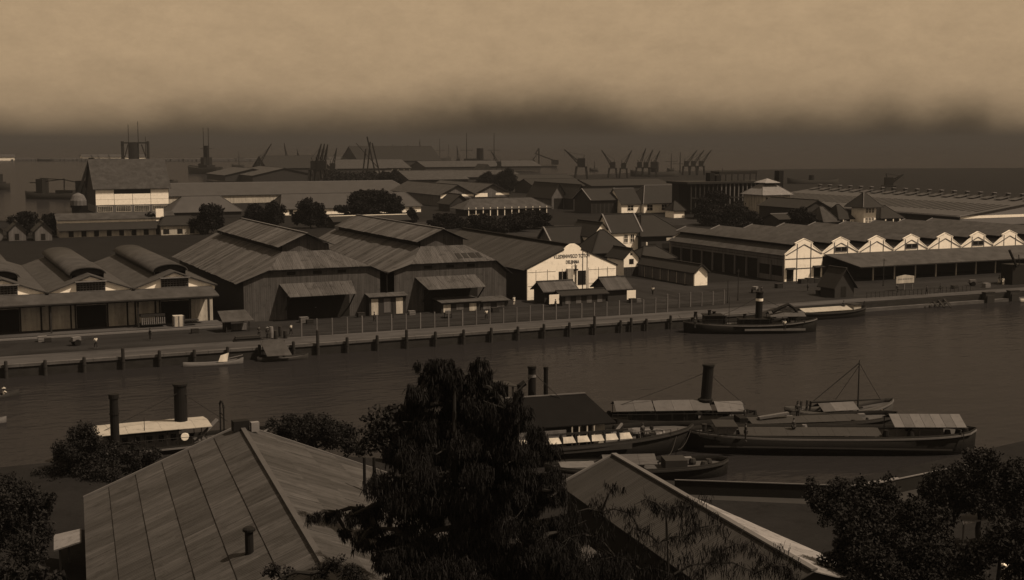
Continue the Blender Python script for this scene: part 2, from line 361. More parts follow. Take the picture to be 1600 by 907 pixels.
def house(name, label, cat, x0, y0, w, d, eave, ridge, axis='x', hip=0.0, over=.6, wall='grey_wall', roof='tile_roof_dark', zg=GZ, wins=(), cap=None, group=None, verge=None, vents=0):
    """gabled or hipped building: wins = (face, u0, u1, z0, z1[, kind]) in metres from the corner and the ground"""
    root = T(name, label, cat, (x0, y0, zg), group)
    x1, y1 = x0 + w, y0 + d; ze, zr = zg + eave, zg + ridge
    wb = MB()
    cx, cy = (x0 + x1) / 2, (y0 + y1) / 2
    slope = (zr - ze) / ((d if axis == 'x' else w) / 2)
    if axis == 'x':
        prof = [(y0, zg - .3), (y1, zg - .3), (y1, ze)] + ([] if hip else [(cy, zr - .02)]) + [(y0, ze)]
        wb.poly([(x0, y, z) for y, z in prof], (w, 0, 0))
    else:
        prof = [(x0, zg - .3), (x1, zg - .3), (x1, ze)] + ([] if hip else [(cx, zr - .02)]) + [(x0, ze)]
        wb.poly([(x, y0, z) for x, z in prof], (0, d, 0))
    wb.build('wall', wall, root)
    rb = MB(); o_ = over; zo = ze - o_ * slope; t = .16; up = .12
    X0, X1, Y0, Y1 = x0 - o_, x1 + o_, y0 - o_, y1 + o_
    if axis == 'x':
        a, b = (Vector((X0 + hip + (o_ if hip else 0), cy, zr)), Vector((X1 - hip - (o_ if hip else 0), cy, zr)))
        c = [Vector((X0, Y0, zo)), Vector((X1, Y0, zo)), Vector((X1, Y1, zo)), Vector((X0, Y1, zo))]
        polys = [[c[0], c[1], b, a], [c[2], c[3], a, b]]
        if hip: polys += [[c[1], c[2], b], [c[3], c[0], a]]
    else:
        a, b = (Vector((cx, Y0 + hip + (o_ if hip else 0), zr)), Vector((cx, Y1 - hip - (o_ if hip else 0), zr)))
        c = [Vector((X0, Y0, zo)), Vector((X1, Y0, zo)), Vector((X1, Y1, zo)), Vector((X0, Y1, zo))]
        polys = [[c[3], c[0], a, b], [c[1], c[2], b, a]]
        if hip: polys += [[c[0], c[1], a], [c[2], c[3], b]]
    for p in polys: rb.poly([q_ + Vector((0, 0, up)) for q_ in p], (0, 0, -t))
    ro = rb.build('roof', roof, root)
    rc = MB(); rc.beam(a + Vector((0, 0, up + .05)), b + Vector((0, 0, up + .05)), .35, .22)
    if hip:
        ends = ((c[0], a), (c[3], a), (c[1], b), (c[2], b)) if axis == 'x' else ((c[0], a), (c[1], a), (c[2], b), (c[3], b))
        for p, q_ in ends: rc.beam(p + Vector((0, 0, up + .03)), q_ + Vector((0, 0, up + .03)), .26, .16)
    rc.build('ridge_cap', cap or roof, ro)
    if verge:
        es = ((c[0], a), (c[3], a), (c[1], b), (c[2], b)) if axis == 'x' else ((c[0], a), (c[1], a), (c[2], b), (c[3], b))
        for p, q_ in es: MB().beam(p + Vector((0, 0, up + .06)), q_ + Vector((0, 0, up + .06)), .34, .26).build('verge_board', verge, ro)
    for wn_ in wins:
        f, u0, u1, z0, z1 = wn_[:5]; kind = wn_[5] if len(wn_) > 5 else 'w'
        bx = x0 if f == 'f' else y0; pl = y0 if f == 'f' else (x0 if f == 'l' else x1)
        if kind == 'w': window(root, f, bx + u0, bx + u1, zg + z0, zg + z1, pl, 2, 2)
        elif kind == 'd': opening(root, f, bx + u0, bx + u1, zg + z0, zg + z1, pl)
        elif kind == 'v': opening(root, f, bx + u0, bx + u1, zg + z0, zg + z1, pl, 'interior', 'vent')
        elif kind == 'p':
            g = MB(); p0 = bx + u0; g.box(p0, p0 + .3, pl - 1.7, pl - 1.4, zg, zg + z1); g.build('veranda_post', 'white_paint', root)
        elif kind == 'wh':
            opening(root, f, bx + u0, bx + u1, zg + z0, zg + z1, pl, 'white_plaster', 'white_panel')
    return root

# ---- left quay warehouse: saw-toothed bays with barrel ridge ventilators
wh = T('warehouse', 'long low warehouse with barrel-topped ridges and grid gable windows at the left quay', 'warehouse', (18.6, 200, 1.6))
BW = 12.4; bays = [(-6.2 + i * BW, -6.2 + (i + 1) * BW) for i in range(4)]
MB().box(-6.2, 43.6, 194.6, 200.0, 1.55, 2.0).build('loading_platform', 'quay_top', wh)
MB().box(-6.2, 43.2, 194.2, 194.58, 1.5, 1.85).build('platform_step', 'concrete', wh)
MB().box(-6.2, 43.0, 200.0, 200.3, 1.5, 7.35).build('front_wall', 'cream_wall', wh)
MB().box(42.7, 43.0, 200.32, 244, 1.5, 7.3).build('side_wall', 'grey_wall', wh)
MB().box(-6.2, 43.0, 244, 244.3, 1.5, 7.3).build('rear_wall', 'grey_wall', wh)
for (a, b_) in bays:
    c = (a + b_) / 2; zv, zr = 7.55, 9.85
    g = MB(); g.poly([(a + .05, 199.75, 7.0), (b_ - .05, 199.75, 7.0), (b_ - .05, 199.75, zv - .1), (c, 199.75, zr - .15), (a + .05, 199.75, zv - .1)], (0, .24, 0)); gb = g.build('gable', 'white_plaster', wh)
    window(wh, 'f', c - 2.0, c + 2.0, 7.62, 8.95, 199.75, 9, 4, frame='grey_wall', fw=.1)
    for s_, xe in ((-1, a), (1, b_)):
        rb = MB(); zs = []
        # bell-cast slope in three facets
        st = [(1.0, zv), (.55, zv + .98), (0.0, zr)]
        for (t0, z0), (t1, z1) in zip(st[:-1], st[1:]):
            X0 = c + (xe - c) * t0; X1 = c + (xe - c) * t1
            rb.poly([(X0, 199.35, z0), (X1, 199.35, z1), (X1, 245, z1), (X0, 245, z0)], (0, 0, .16))
        rb.build('roof_slope', 'tile_roof', wh)
    lv = MB()
    for s_ in (-1, 1): lv.box(c + s_ * 2.35 - .06, c + s_ * 2.35 + .06, 203.4, 243.6, 8.8, 9.95)
    lv.build('ridge_louvre', 'interior', wh)
    n_ = 16; ring = [(math.cos(math.pi * i / n_), math.sin(math.pi * i / n_)) for i in range(n_ + 1)]
    bl = MB()
    for (c0, s0), (c1, s1) in zip(ring[:-1], ring[1:]):
        bl.add([(c + c0 * 2.75, 203, 9.72 + s0 * 1.15), (c + c1 * 2.75, 203, 9.72 + s1 * 1.15), (c + c1 * 2.75, 244, 9.72 + s1 * 1.15), (c + c0 * 2.75, 244, 9.72 + s0 * 1.15)], [])
    bl.v = [(c + c0 * r_, y_, 9.72 + s0 * h_) for r_, h_ in ((2.75, 1.15), (2.6, 1.0)) for y_ in (203, 244) for c0, s0 in ring]
    k_ = n_ + 1; bl.f = []
    for i in range(n_):
        bl.f += [(i, i + 1, k_ + i + 1, k_ + i), (2 * k_ + i + 1, 2 * k_ + i, 3 * k_ + i, 3 * k_ + i + 1), (i + 1, i, 2 * k_ + i, 2 * k_ + i + 1), (k_ + i, k_ + i + 1, 3 * k_ + i + 1, 3 * k_ + i)]
    brl = bl.build('barrel_roof', 'tile_roof', wh); brl.data.polygons.foreach_set('use_smooth', [q % 4 < 2 for q in range(len(brl.data.polygons))])
    en = MB(); en.poly([(c + x * 2.5, 203.5, 9.6 + z * 1.2) for x, z in ring], (0, .1, 0)); en.build('arch_end', 'tile_roof_dark', wh)
    hd = MB(); hd.poly([(c - 2.3, 199.7, 9.05), (c + 2.3, 199.7, 9.05), (c + 2.3, 199.0, 8.95), (c - 2.3, 199.0, 8.95)], (0, 0, .1)); hd.build('window_hood', 'grey_wall', wh)
    gt = MB(); gt.box(b_ - .22, b_ + .22, 198.9, 245, zv + .02, zv + .2); gt.build('valley_gutter', 'dark_wall', wh)
    # front doors, panels between pilasters
    opening(wh, 'f', c - 2.15, c + 2.15, 2.0, 5.35, 200.0)
    for u in (a + .1, a + 3.1, c - 2.45, c + 2.2, c + 5.2 - .1):
        MB().box(u, u + .22, 199.86, 200.0, 2.0, 6.6).build('pilaster', 'timber', wh)
    MB().box(a + .35, b_ - .35, 199.9, 200.0, 5.5, 5.65).build('rail', 'timber', wh)
for x in [a for a, _ in bays[1:]]:
    MB().box(x - .12, x + .12, 196.0, 196.25, 2.0, 6.35).build('canopy_post', 'timber', wh)
MB().slab([(-6.2, 195.5, 6.42), (43.1, 195.5, 6.42), (42.8, 199.74, 7.5), (-6.2, 199.74, 7.5)], .14).build('canopy', 'tile_roof', wh)
MB().box(-6.2, 43.0, 195.45, 195.55, 6.2, 6.36).build('canopy_fascia', 'timber', wh)

# ---- two big corrugated-iron sheds
def big_shed(x0, xc, x1, z0, z1, label, hipL, hipR, doors, lean, clY1):
    r = T('iron_shed', label, 'shed', (xc, 200, 1.6), 'corrugated iron sheds on the quay')
    Yf, Yb = 197.6, 250.0; FW = 198.2; zh = 9.7; ys = Yf + 4.6; zc = 12.15; cw = 4.1
    step = 1.31
    for s_, xe, ze, xh in ((-1, x0, z0, hipL), (1, x1, z1, hipR)):
        xt = xc + s_ * cw
        y = Yf
        while y < Yb - .1:
            ya, yb = y, min(y + step - .012, Yb)
            def top(yy):
                if yy >= ys: return xt, zc
                t = (yy - Yf) / (ys - Yf); return xh + (xt - xh) * t, zh + (zc - zh) * t
            (xa, za), (xb, zb) = top(ya), top(yb)
            j = .05 * rng.random(); k = j + rng.uniform(-.025, .025); xr = xe + s_ * rng.uniform(-.12, .10)
            MB().slab([(xr, ya, ze + j), (xa, ya, za + j), (xb, yb, zb + k), (xr, yb, ze + k)], .06).build('roof_sheet', 'iron_sheet_y', r)
            y += step
    n_ = 13
    for i in range(n_):
        a, b_ = i / n_, (i + .985) / n_; j = .03 * rng.random()
        MB().slab([(hipL + (hipR - hipL) * a, Yf, zh + j), (hipL + (hipR - hipL) * b_, Yf, zh + j), (xc - cw + 2 * cw * b_, ys, zc + j), (xc - cw + 2 * cw * a, ys, zc + j)], .06).build('hip_sheet', 'iron_sheet_x', r)
    # raised ridge ventilator with its own roof
    cl = MB(); cl.box(xc - cw + .1, xc - cw + .25, ys + .6, clY1 - .5, zc - .4, 13.1).box(xc + cw - .25, xc + cw - .1, ys + .6, clY1 - .5, zc - .4, 13.1); cl.build('ventilator_side', 'interior', r)
    gv = MB(); gv.poly([(xc - cw + .26, ys + .5, zc - .5), (xc + cw - .26, ys + .5, zc - .5), (xc + cw - .26, ys + .5, 13.0), (xc, ys + .5, 14.85), (xc - cw + .26, ys + .5, 13.0)], (0, .15, 0)); gv.build('ventilator_gable', 'board_wall', r)
    for s_ in (-1, 1):
        y = ys - .5
        while y < clY1 - .1:
            yb = min(y + step - .012, clY1); j = .025 * rng.random()
            k = j + rng.uniform(-.02, .03); xv = cw + .75 + rng.uniform(-.1, .12)
            MB().slab([(xc + s_ * xv, y, 12.95 + j), (xc, y, 15.05 + j), (xc, yb, 15.05 + k), (xc + s_ * xv, yb, 12.95 + k)], .06).build('ventilator_sheet', 'iron_sheet_y', r)
            y += step
    MB().beam((xc, ys - .55, 15.12), (xc, clY1 + .05, 15.12), .4, .12).build('ridge_cap', 'ridge_iron', r)
    wl_, wr_ = x0 + 1.3, x1 - 1.0
    MB().poly([(wl_, FW, 1.4), (wr_, FW, 1.4), (wr_, FW, z1 + .2), (hipR - .2, FW, zh + .02), (hipR - .6, FW, zh + .25), (hipL + .6, FW, zh + .25), (hipL + .2, FW, zh + .02), (wl_, FW, z0 + .3)], (0, .2, 0)).build('front_wall', 'board_wall', r)
    if wl_ < 50: MB().box(wl_, wl_ + .2, FW + .25, Yb - .5, 1.4, z0 + .2).build('side_wall', 'dark_wall', r)
    else: MB().box(wr_ - .2, wr_, FW + .25, Yb - .5, 1.4, z1 + .2).build('side_wall', 'dark_wall', r)
    MB().box(wl_ + .25, wr_ - .25, Yb - .45, Yb - .3, 1.4, 7.6).build('rear_wall', 'dark_wall', r)
    for (a, b_, tl, tr) in doors:
        opening(r, 'f', a + .4, b_ - .2, 1.62, 5.25, FW)
        y0 = 195.0; nn = 6
        for i in range(nn):
            u, v = i / nn, (i + .98) / nn; j = .03 * rng.random()
            MB().slab([(a + (b_ - a) * u, y0, 5.6 + j), (a + (b_ - a) * v, y0, 5.6 + j), (tl + (tr - tl) * v, FW - .03, 7.4 + j), (tl + (tr - tl) * u, FW - .03, 7.4 + j)], .07).build('awning_sheet', 'iron_sheet_x', r)
        for u in (a + .2, b_ - .3): MB().beam((u, y0 + .2, 5.5), (u, FW - .05, 3.2), .16).build('awning_brace', 'timber', r)
        for u in (a + 1.2, (a + b_) / 2, b_ - 1.4): opening(r, 'f', u - .7, u + .7, 8.75, 9.25, FW, name='vent')
    for (a, b_, y0, zt, m_) in lean:
        lr = MB().slab([(a - .2, y0 - .5, zt - .1), (b_ + .2, y0 - .5, zt - .1), (b_ + .2, FW - .05, zt + .25), (a - .2, FW - .05, zt + .25)], .1).build('lean_to_roof', 'iron_sheet_x', r)
        MB().box(a, b_, y0, FW - .05, 1.6, zt - .25).build('lean_to_wall', 'dark_wall', r)
        n2 = max(2, int((b_ - a) / 2.0))
        for i in range(n2):
            u = a + (b_ - a) * (i + .15) / n2
            MB().box(u, u + (b_ - a) / n2 * .55, y0 - .05, y0, 1.75 + .3 * (i % 2), zt - .5).build('lean_to_panel', m_ if i % 2 == 0 else 'grey_wall', r)
    return r
big_shed(46.2, 58.9, 71.1, 7.75, 8.45, 'big corrugated iron shed nearest the barrel-roofed warehouse, wide sloping awning on its front', 51.4, 68.3, [(54.0, 65.0, 53.2, 65.2)], [(67.6, 74.0, 196.4, 4.9, 'cream_wall')], 246)
big_shed(71.3, 82.9, 94.0, 8.45, 7.3, 'big corrugated iron shed next to the white gabled building, dark lettering on its hipped front', 75.4, 90.9, [(77.4, 87.8, 76.2, 87.2)], [(79.4, 86.4, 194.4, 3.55, 'cream_wall'), (86.9, 92.0, 195.2, 3.3, 'grey_wall')], 248)
# valley gutter + downpipes between the sheds belong to the right-hand shed
_sh = [o for o in COL.objects if o.name == 'iron_shed.001'][0]
MB().box(71.05, 71.35, 197.5, 250, 8.36, 8.6).build('valley_gutter', 'dark_wall', _sh)
MB().tube((71.2, 198.0, 8.3), (71.2, 198.0, 1.6), .12).build('downpipe', 'black_iron', _sh)
for i, (a, b_) in enumerate(((84.2, 85.1), (85.4, 86.3), (86.6, 87.8), (88.0, 88.7))):   # faint painted marks on the hip
    MB().slab([(a, 198.5, 10.26), (b_, 198.5, 10.26), (b_ - .2, 199.9, 11.0), (a - .1, 199.9, 11.0)], .02).build('painted_mark', 'tile_roof_dark', _sh)

# ---- white gabled building with lettering
wb_ = T('gabled_warehouse', 'white plastered gable front with dark lettering and long dark roof behind the fence', 'warehouse', (109, 204, 1.6))
fx = [(99.9, 1.4), (118.1, 1.4), (118.1, 7.25), (111.0, 10.35), (110.3, 11.0), (109.5, 11.45), (108.6, 11.45), (107.8, 11.0), (107.1, 10.35), (99.9, 7.25)]
MB().poly([(x, 204, z) for x, z in fx], (0, .35, 0)).build('gable_wall', 'white_plaster', wb_)
MB().box(99.95, 100.2, 204.36, 254, 1.4, 7.2).build('side_wall', 'dark_wall', wb_)
MB().box(117.8, 118.05, 204.36, 254, 1.4, 7.2).build('side_wall', 'dark_wall', wb_)
MB().poly([(99.95, 254, 1.4), (118.05, 254, 1.4), (118.05, 254, 7.2), (109, 254, 10.9), (99.95, 254, 7.2)], (0, .2, 0)).build('rear_wall', 'dark_wall', wb_)
for s_ in (-1, 1):
    y = 204.4
    while y < 254.5:
        yb = min(y + 1.62, 254.6); j = .02 * rng.random()
        MB().slab([(109 + s_ * 9.7, y, 6.98 + j), (109, y, 10.95 + j), (109, yb, 10.95 + j), (109 + s_ * 9.7, yb, 6.98 + j)], .06).build('roof_sheet', 'iron_dark', wb_)
        y += 1.64
    MB().beam((109 + s_ * 9.45, 203.98, 7.2), (109 + s_ * 1.75, 203.98, 10.5), .16, .25).build('verge_board', 'timber', wb_)
MB().box(108.75, 109.25, 205, 254.4, 10.9, 11.35).build('ridge_vent', 'black_iron', wb_)
for u in (101.6, 103.9, 106.9, 112.3, 114.4, 116.3): MB().box(u, u + .06, 203.95, 204, 1.6, 7.0).build('wall_joint', 'cream_wall', wb_)
for z_ in (4.1, 6.6): MB().box(100, 105.6, 203.96, 204, z_, z_ + .05).build('wall_joint', 'cream_wall', wb_); MB().box(112.4, 118, 203.96, 204, z_, z_ + .05).build('wall_joint', 'cream_wall', wb_)
opening(wb_, 'f', 106.2, 107.8, 4.35, 6.5, 204, name='window'); opening(wb_, 'f', 110.1, 111.8, 3.9, 6.5, 204, name='window')
MB().box(108.7, 110.0, 203.6, 204, 6.6, 6.85).build('beam', 'timber', wb_)
MB().box(107.75, 108.9, 203.4, 203.995, 1.6, 7.0).build('stair_shaft', 'cream_wall', wb_)
def text(s_, size, loc, name, parent, m_, sx=1.0, rot=(R(90), 0, 0)):
    cu = bpy.data.curves.new(name, 'FONT'); cu.body = s_; cu.size = size; cu.align_x = 'CENTER'; cu.align_y = 'CENTER'; cu.extrude = .012; cu.offset = .018
    o = bpy.data.objects.new(name, cu); COL.objects.link(o); me = bpy.data.meshes.new_from_object(o); bpy.data.objects.remove(o)
    o = bpy.data.objects.new(name, me); COL.objects.link(o); me.materials.append(M[m_]); o.parent = parent; o.rotation_euler = rot; o.scale = (sx, 1, 1)
    o.location = Vector(loc) - (OFF[parent.name] if parent else Vector()); OFF[o.name] = Vector(); return o
text('V.LEDENWECO TOTOV', .9, (108.9, 203.97, 9.2), 'lettering', wb_, 'letter', .78)
text('DELIJNMA', .85, (109.0, 203.97, 8.15), 'lettering', wb_, 'letter', .72)
# tall pipes standing in front of the white gable
for i, (px, lab) in enumerate(((110.35, 'tall thin iron pipe before the white gable, left of the pair'), (111.25, 'tall thin iron pipe before the white gable, right of the pair'))):
    mb = MB().tube((px, 202.6, 1.6), (px, 202.6, 10.2), .09, .08); mb.ring([(.16, 0), (.16, .3)], (px, 202.6, 1.6), 8)
    single(mb, 'iron_pipe', 'black_iron', lab, 'pipe', 'iron pipes at the white gable', (px, 202.6, 1.6))
mb = MB().tube((108.6, 202.2, 1.6), (108.6, 202.2, 8.0), .14, .10); mb.ring([(.22, 0), (.22, .4)], (108.6, 202.2, 1.6), 8); mb.beam((108.2, 202.2, 7.6), (109.0, 202.2, 7.6), .1)
single(mb, 'lamp_post', 'black_iron', 'dark post with a short crossarm before the middle of the white gable', 'post', None, (108.6, 202.2, 1.6))
# lean-to huts in front of the white gable
house('low_hut', 'low hut with dark sloping roof before the left side of the white gable', 'hut', 100.4, 198.2, 6.2, 4.2, 2.4, 3.6, 'x', 0, .5, 'dark_wall', 'iron_sheet_x')
house('long_low_hut', 'long low open-fronted hut before the middle of the white gable', 'hut', 101.9, 194.4, 8.6, 3.0, 1.9, 2.35, 'x', 0, .5, 'dark_wall', 'tile_roof_dark', wins=[('f', .4 + i * 2.2, 1.5 + i * 2.2, .3, 1.7, 'wh2') for i in range(4)])
for i in range(4):
    opening([o for o in COL.objects if o.name == 'long_low_hut'][0], 'f', 102.5 + i * 2.1, 103.5 + i * 2.1, 1.9, 3.3, 194.38, 'grey_wall', 'panel')
house('small_hut', 'small dark hut with sloping roof before the right side of the white gable', 'hut', 112.3, 196.8, 4.4, 5.2, 2.3, 3.9, 'x', 0, .5, 'dark_wall', 'iron_sheet_x')
for loc, w_, lab in (((99.3, 194.2), 1.9, 'white notice board on the fence side before the low hut'), ((114.6, 194.0), 1.8, 'white notice board on the fence side before the small dark hut')):
    t = T('notice_board', lab, 'notice board', (loc[0], loc[1], 1.6), 'white boards before the gable')
    MB().box(loc[0], loc[0] + w_, loc[1], loc[1] + .08, 2.1, 3.7).build('board', 'white_paint', t)
    for u in (.15, w_ - .25): MB().box(loc[0] + u, loc[0] + u + .1, loc[1] + .09, loc[1] + .19, 1.6, 3.6).build('leg', 'timber', t)

# ---- right quay warehouse: row of stepped white gables
rw = T('warehouse', 'wide warehouse with a row of white stepped gables and deep front canopy', 'warehouse', (160.3, 209, 1.6))
RB = 9.45; NB = 9
for i in range(NB):
    a = 160.3 + i * RB; b_ = a + RB; c = (a + b_) / 2; zv = 7.05
    low = 1.4 if i == 0 else 6.4
    pts = [(a + .02, low), (b_ - .02, low), (b_ - .02, zv), (c + 2.15, 8.75), (c + 2.15, 9.3), (c, 10.15), (c - 2.15, 9.3), (c - 2.15, 8.75), (a + .02, zv)]
    MB().poly([(x, 209, z) for x, z in pts], (0, .3, 0)).build('gable_wall', 'white_plaster', rw)
    tr = MB()
    for s_ in (-1, 1):
        tr.beam((c + s_ * 4.5, 208.96, zv - .12), (c + s_ * .03, 208.96, 9.0), .05, .17)
        tr.box(c + s_ * 1.75 - .08, c + s_ * 1.75 + .08, 208.93, 208.995, max(low, 1.6), 9.2)
    if i == 0:
        tr.box(a + .1, b_ - .1, 208.94, 208.992, 6.1, 6.26).box(a + .1, b_ - .1, 208.94, 208.992, 4.1, 4.24)
    tr.build('timber_frame', 'grey_wall', rw)
    cp = MB()
    for s_ in (-1, 1):
        cp.beam((c + s_ * 4.7, 209.15, zv + .06), (c + s_ * 2.2, 209.15, 8.8), .42, .12); cp.beam((c + s_ * 2.25, 209.15, 9.33), (c, 209.15, 10.22), .42, .12)
    cp.build('coping', 'white_paint', rw)
    if i % 2 == 1:
        window(rw, 'f', c - 1.45, c - .1, 7.3, 8.1, 209, 1, 1, frame='grey_wall'); window(rw, 'f', c + .1, c + 1.45, 7.3, 8.1, 209, 1, 1, frame='grey_wall')
    for s_, xe in ((-1, a), (1, b_)):
        MB().slab([(xe - (.35 if (i == 0 and s_ < 0) else 0), 209.35, zv - (.12 if (i == 0 and s_ < 0) else 0)), (c + s_ * 2.0, 209.35, 8.5), (c + s_ * 2.0, 252.4, 8.5), (xe - (.35 if (i == 0 and s_ < 0) else 0), 252.4, zv - (.12 if (i == 0 and s_ < 0) else 0))], .14).build('roof_slope', 'tile_roof', rw)
        MB().slab([(c + s_ * 2.75, 209.4, 9.05), (c, 209.4, 10.05), (c, 252.6, 10.05), (c + s_ * 2.75, 252.6, 9.05)], .12).build('monitor_roof', 'tile_roof', rw)
        MB().box(c + s_ * 1.95 - .05, c + s_ * 1.95 + .05, 209.4, 252, 8.3, 9.2).build('monitor_louvre', 'interior', rw)
    MB().poly([(a + .02, 252.0, 1.4), (b_ - .02, 252.0, 1.4), (b_ - .02, 252.0, zv), (c + 2.1, 252.0, 8.6), (c + 2.1, 252, 9.2), (c, 252.0, 10.0), (c - 2.1, 252, 9.2), (c - 2.1, 252.0, 8.6), (a + .02, 252.0, zv)], (0, .2, 0)).build('rear_wall', 'cream_wall', rw)
    MB().beam((c, 252.7, 10.12), (c - 2.7, 252.7, 9.15), .3, .14).build('verge_board', 'concrete', rw)
    MB().beam((a + .3, 252.5, 7.2), (c - 2.0, 252.5, 8.6), .3, .14).build('verge_board', 'concrete', rw)
    if i: MB().box(a, b_ - .02, 209.1, 209.3, 1.4, 6.38).build('front_wall', 'dark_wall', rw)
opening(rw, 'f', 160.8, 162.5, 1.65, 4.0, 209, name='doorway'); opening(rw, 'f', 167.6, 169.3, 1.65, 4.2, 209, name='doorway')
MB().slab([(160.5, 208.0, 4.15), (162.8, 208.0, 4.15), (162.8, 208.99, 4.4), (160.5, 208.99, 4.4)], .08).build('door_hood', 'timber', rw); MB().slab([(167.3, 208.0, 4.35), (169.8, 208.0, 4.35), (169.8, 208.99, 4.6), (167.3, 208.99, 4.6)], .08).build('door_hood', 'timber', rw)
MB().box(160.3, 160.55, 209.35, 252, 5.6, 6.95).build('side_wall', 'grey_wall', rw); MB().box(160.62, 160.8, 209.35, 252, 1.4, 5.62).build('side_infill', 'interior', rw)
for j in range(11):
    y = 209.4 + j * 4.2; MB().box(160.28, 160.6, y, y + .4, 1.5, 5.6).build('side_post', 'grey_wall', rw)
for j in (0, 1): MB().box(160.38, 160.58, 209.85 + j * 4.2, 213.5 + j * 4.2, 1.5, 2.6).build('side_panel', 'grey_wall', rw); MB().box(160.36, 160.58, 209.85 + j * 4.2, 213.5 + j * 4.2, 4.7, 5.58).build('side_panel', 'grey_wall', rw)
for j in range(10): MB().box(160.24, 160.29, 209.4 + j * 4.2, 213.4 + j * 4.2, 6.05, 6.15).build('side_rail', 'timber', rw)
MB().slab([(173.2, 201.4, 4.75), (246, 201.4, 4.75), (246, 208.9, 6.85), (170.1, 208.9, 6.85)], .14).build('canopy', 'tile_roof', rw)
MB().box(173.2, 246, 201.36, 201.44, 4.5, 4.7).build('canopy_fascia', 'timber', rw)
for j in range(12): MB().box(177.9 + j * 5.6, 178.12 + j * 5.6, 203.0, 203.22, 1.6, 5.2).build('canopy_post', 'cream_wall', rw)
MB().box(172, 246, 202.2, 209, 1.5, 1.66).build('platform', 'yard', rw)

# ================================================================== TOWN BEHIND THE QUAY
def hat(name, label, cat, px, py, w, d, eave, ridge, **k):
    p = at(px, py); return house(name, label, cat, p.x, p.y, w, d, eave, ridge, **k)
hat('gatehouse', 'small white gabled gatehouse with dark fence panel across its lower front', 'gatehouse', 974.5, 432, 3.6, 7, 3.9, 5.7, axis='y', over=.4, wall='white_plaster', wins=[('f', 1.3, 2.4, 2.5, 3.6, 'd'), ('f', 1.55, 2.05, 4.4, 4.8, 'v'), ('f', .02, 3.58, 0, 1.9, 'x')])
_g = [o for o in COL.objects if o.name == 'gatehouse'][0]; p = at(974.5, 432)
for i in range(6): MB().box(p.x + .02 + i * .6, p.x + .57 + i * .6, p.y - .12, p.y - .04, 1.6, 3.5).build('fence_panel', 'dark_wall', _g)
hat('long_shed', 'long low shed with a bright white gable end by the road', 'shed', 1085, 447, 3.0, 22, 2.7, 4.0, axis='y', over=.35, wall='white_plaster', roof='tile_roof_dark', verge='timber')
_l = [o for o in COL.objects if o.name == 'long_shed'][0]; p = at(1085, 447)
for i in range(7): MB().box(p.x - .06, p.x - .01, p.y + .4 + i * 3.08, p.y + 3.3 + i * 3.08, 1.6, 4.2).build('side_panel', 'grey_wall', _l)
hat('dark_roof_house', 'low dark-roofed house between the gatehouse and the long shed', 'house', 1004, 424, 8, 7, 2.9, 5.0, hip=2.5, wins=[('f', 1, 2.2, .3, 2.2, 'd'), ('f', 4, 5.2, .3, 2.2, 'd')])
hat('hipped_house', 'big dark hip-roofed house with white veranda posts and a pale name board', 'house', 1002, 401, 12.5, 15, 5.2, 9.6, hip=4.5, wall='dark_wall', wins=[('f', .4, 0, 0, 3.6, 'p'), ('f', 11.4, 0, 0, 3.8, 'p'), ('f', 2.2, 4.2, .1, 3, 'd'), ('f', 6, 8.8, .1, 3, 'd')])
_h = [o for o in COL.objects if o.name == 'hipped_house'][0]; p = at(1002, 401)
MB().box(p.x + 6.3, p.x + 10.6, p.y - 1.5, p.y - 1.4, 5.4, 6.1).build('name_board', 'cream_wall', _h)
hat('white_house', 'two-storey white house with pale verges on its steep dark roof', 'house', 955, 402, 8.2, 8, 6.2, 10.2, over=.4, wall='white_plaster', verge='concrete', wins=[('f', 3.6, 4.6, 3.5, 5.4), ('f', 5.4, 6.4, 3.5, 5.4)])
hat('gabled_wing', 'narrow white gable peeping over dark roofs, left of the two-storey house', 'house', 925, 402, 5.4, 12, 5.2, 8.3, axis='y', over=.4, wall='white_plaster', wins=[('f', 2.1, 3.1, 4.6, 5.6)])
hat('dark_roof_house', 'dark pyramid-roofed house before the white gabled houses', 'house', 927, 413, 9.5, 9, 3.0, 7.4, hip=4.2, wall='dark_wall')
hat('dark_roof_house', 'long dark-roofed house behind the lettered white gable', 'house', 864, 402, 10, 8, 3.6, 7.0, verge='concrete')
# far row of houses
hat('long_house', 'long white-walled house with a broad hipped roof below the dock cranes', 'house', 1006, 333, 24.5, 16, 4.0, 10.4, hip=5, wall='white_plaster', cap='concrete', wins=[('f', 1.4, 4.0, .9, 3.2), ('f', 8.2, 10.6, .9, 3.2), ('f', 15, 17, 1.6, 3), ('f', 20, 21.4, 1.6, 2.8)])
hat('end_house', 'white-walled house with pale roof ridge adjoining the long hipped house', 'house', 971, 333.5, 8.4, 12, 4.0, 9.4, wall='white_plaster', cap='concrete', wins=[('f', 2.8, 5.4, 1.0, 3.0)])
hat('annex', 'small white flat-fronted annex before the long hipped house', 'house', 1053, 341, 4.6, 6, 3.2, 6.0, hip=2, wall='white_plaster')
hat('open_hall', 'dark open hall with posts beside the end of the white house row', 'hall', 924, 334, 13.5, 14, 5.4, 9.4, wall='dark_wall', verge='concrete', wins=[('f', .5 + i * 1.9, 1.9 + i * 1.9, .1, 4, 'd') for i in range(7)])
hat('pointed_shed', 'dark pointed shed with tall gable, left one of two below the dock crane', 'shed', 862, 327, 6.6, 22, 5.6, 10.6, axis='y', wall='grey_wall', over=.9, wins=[('f', 1, 5.4, .1, 4.4, 'd')], group='pointed sheds')
hat('pointed_shed', 'dark pointed shed with tall gable, right one of two below the dock crane', 'shed', 896, 328, 6.6, 22, 5.6, 10.2, axis='y', wall='dark_wall', over=.9, wins=[('f', 1, 5.4, .1, 4.4, 'd')], group='pointed sheds')
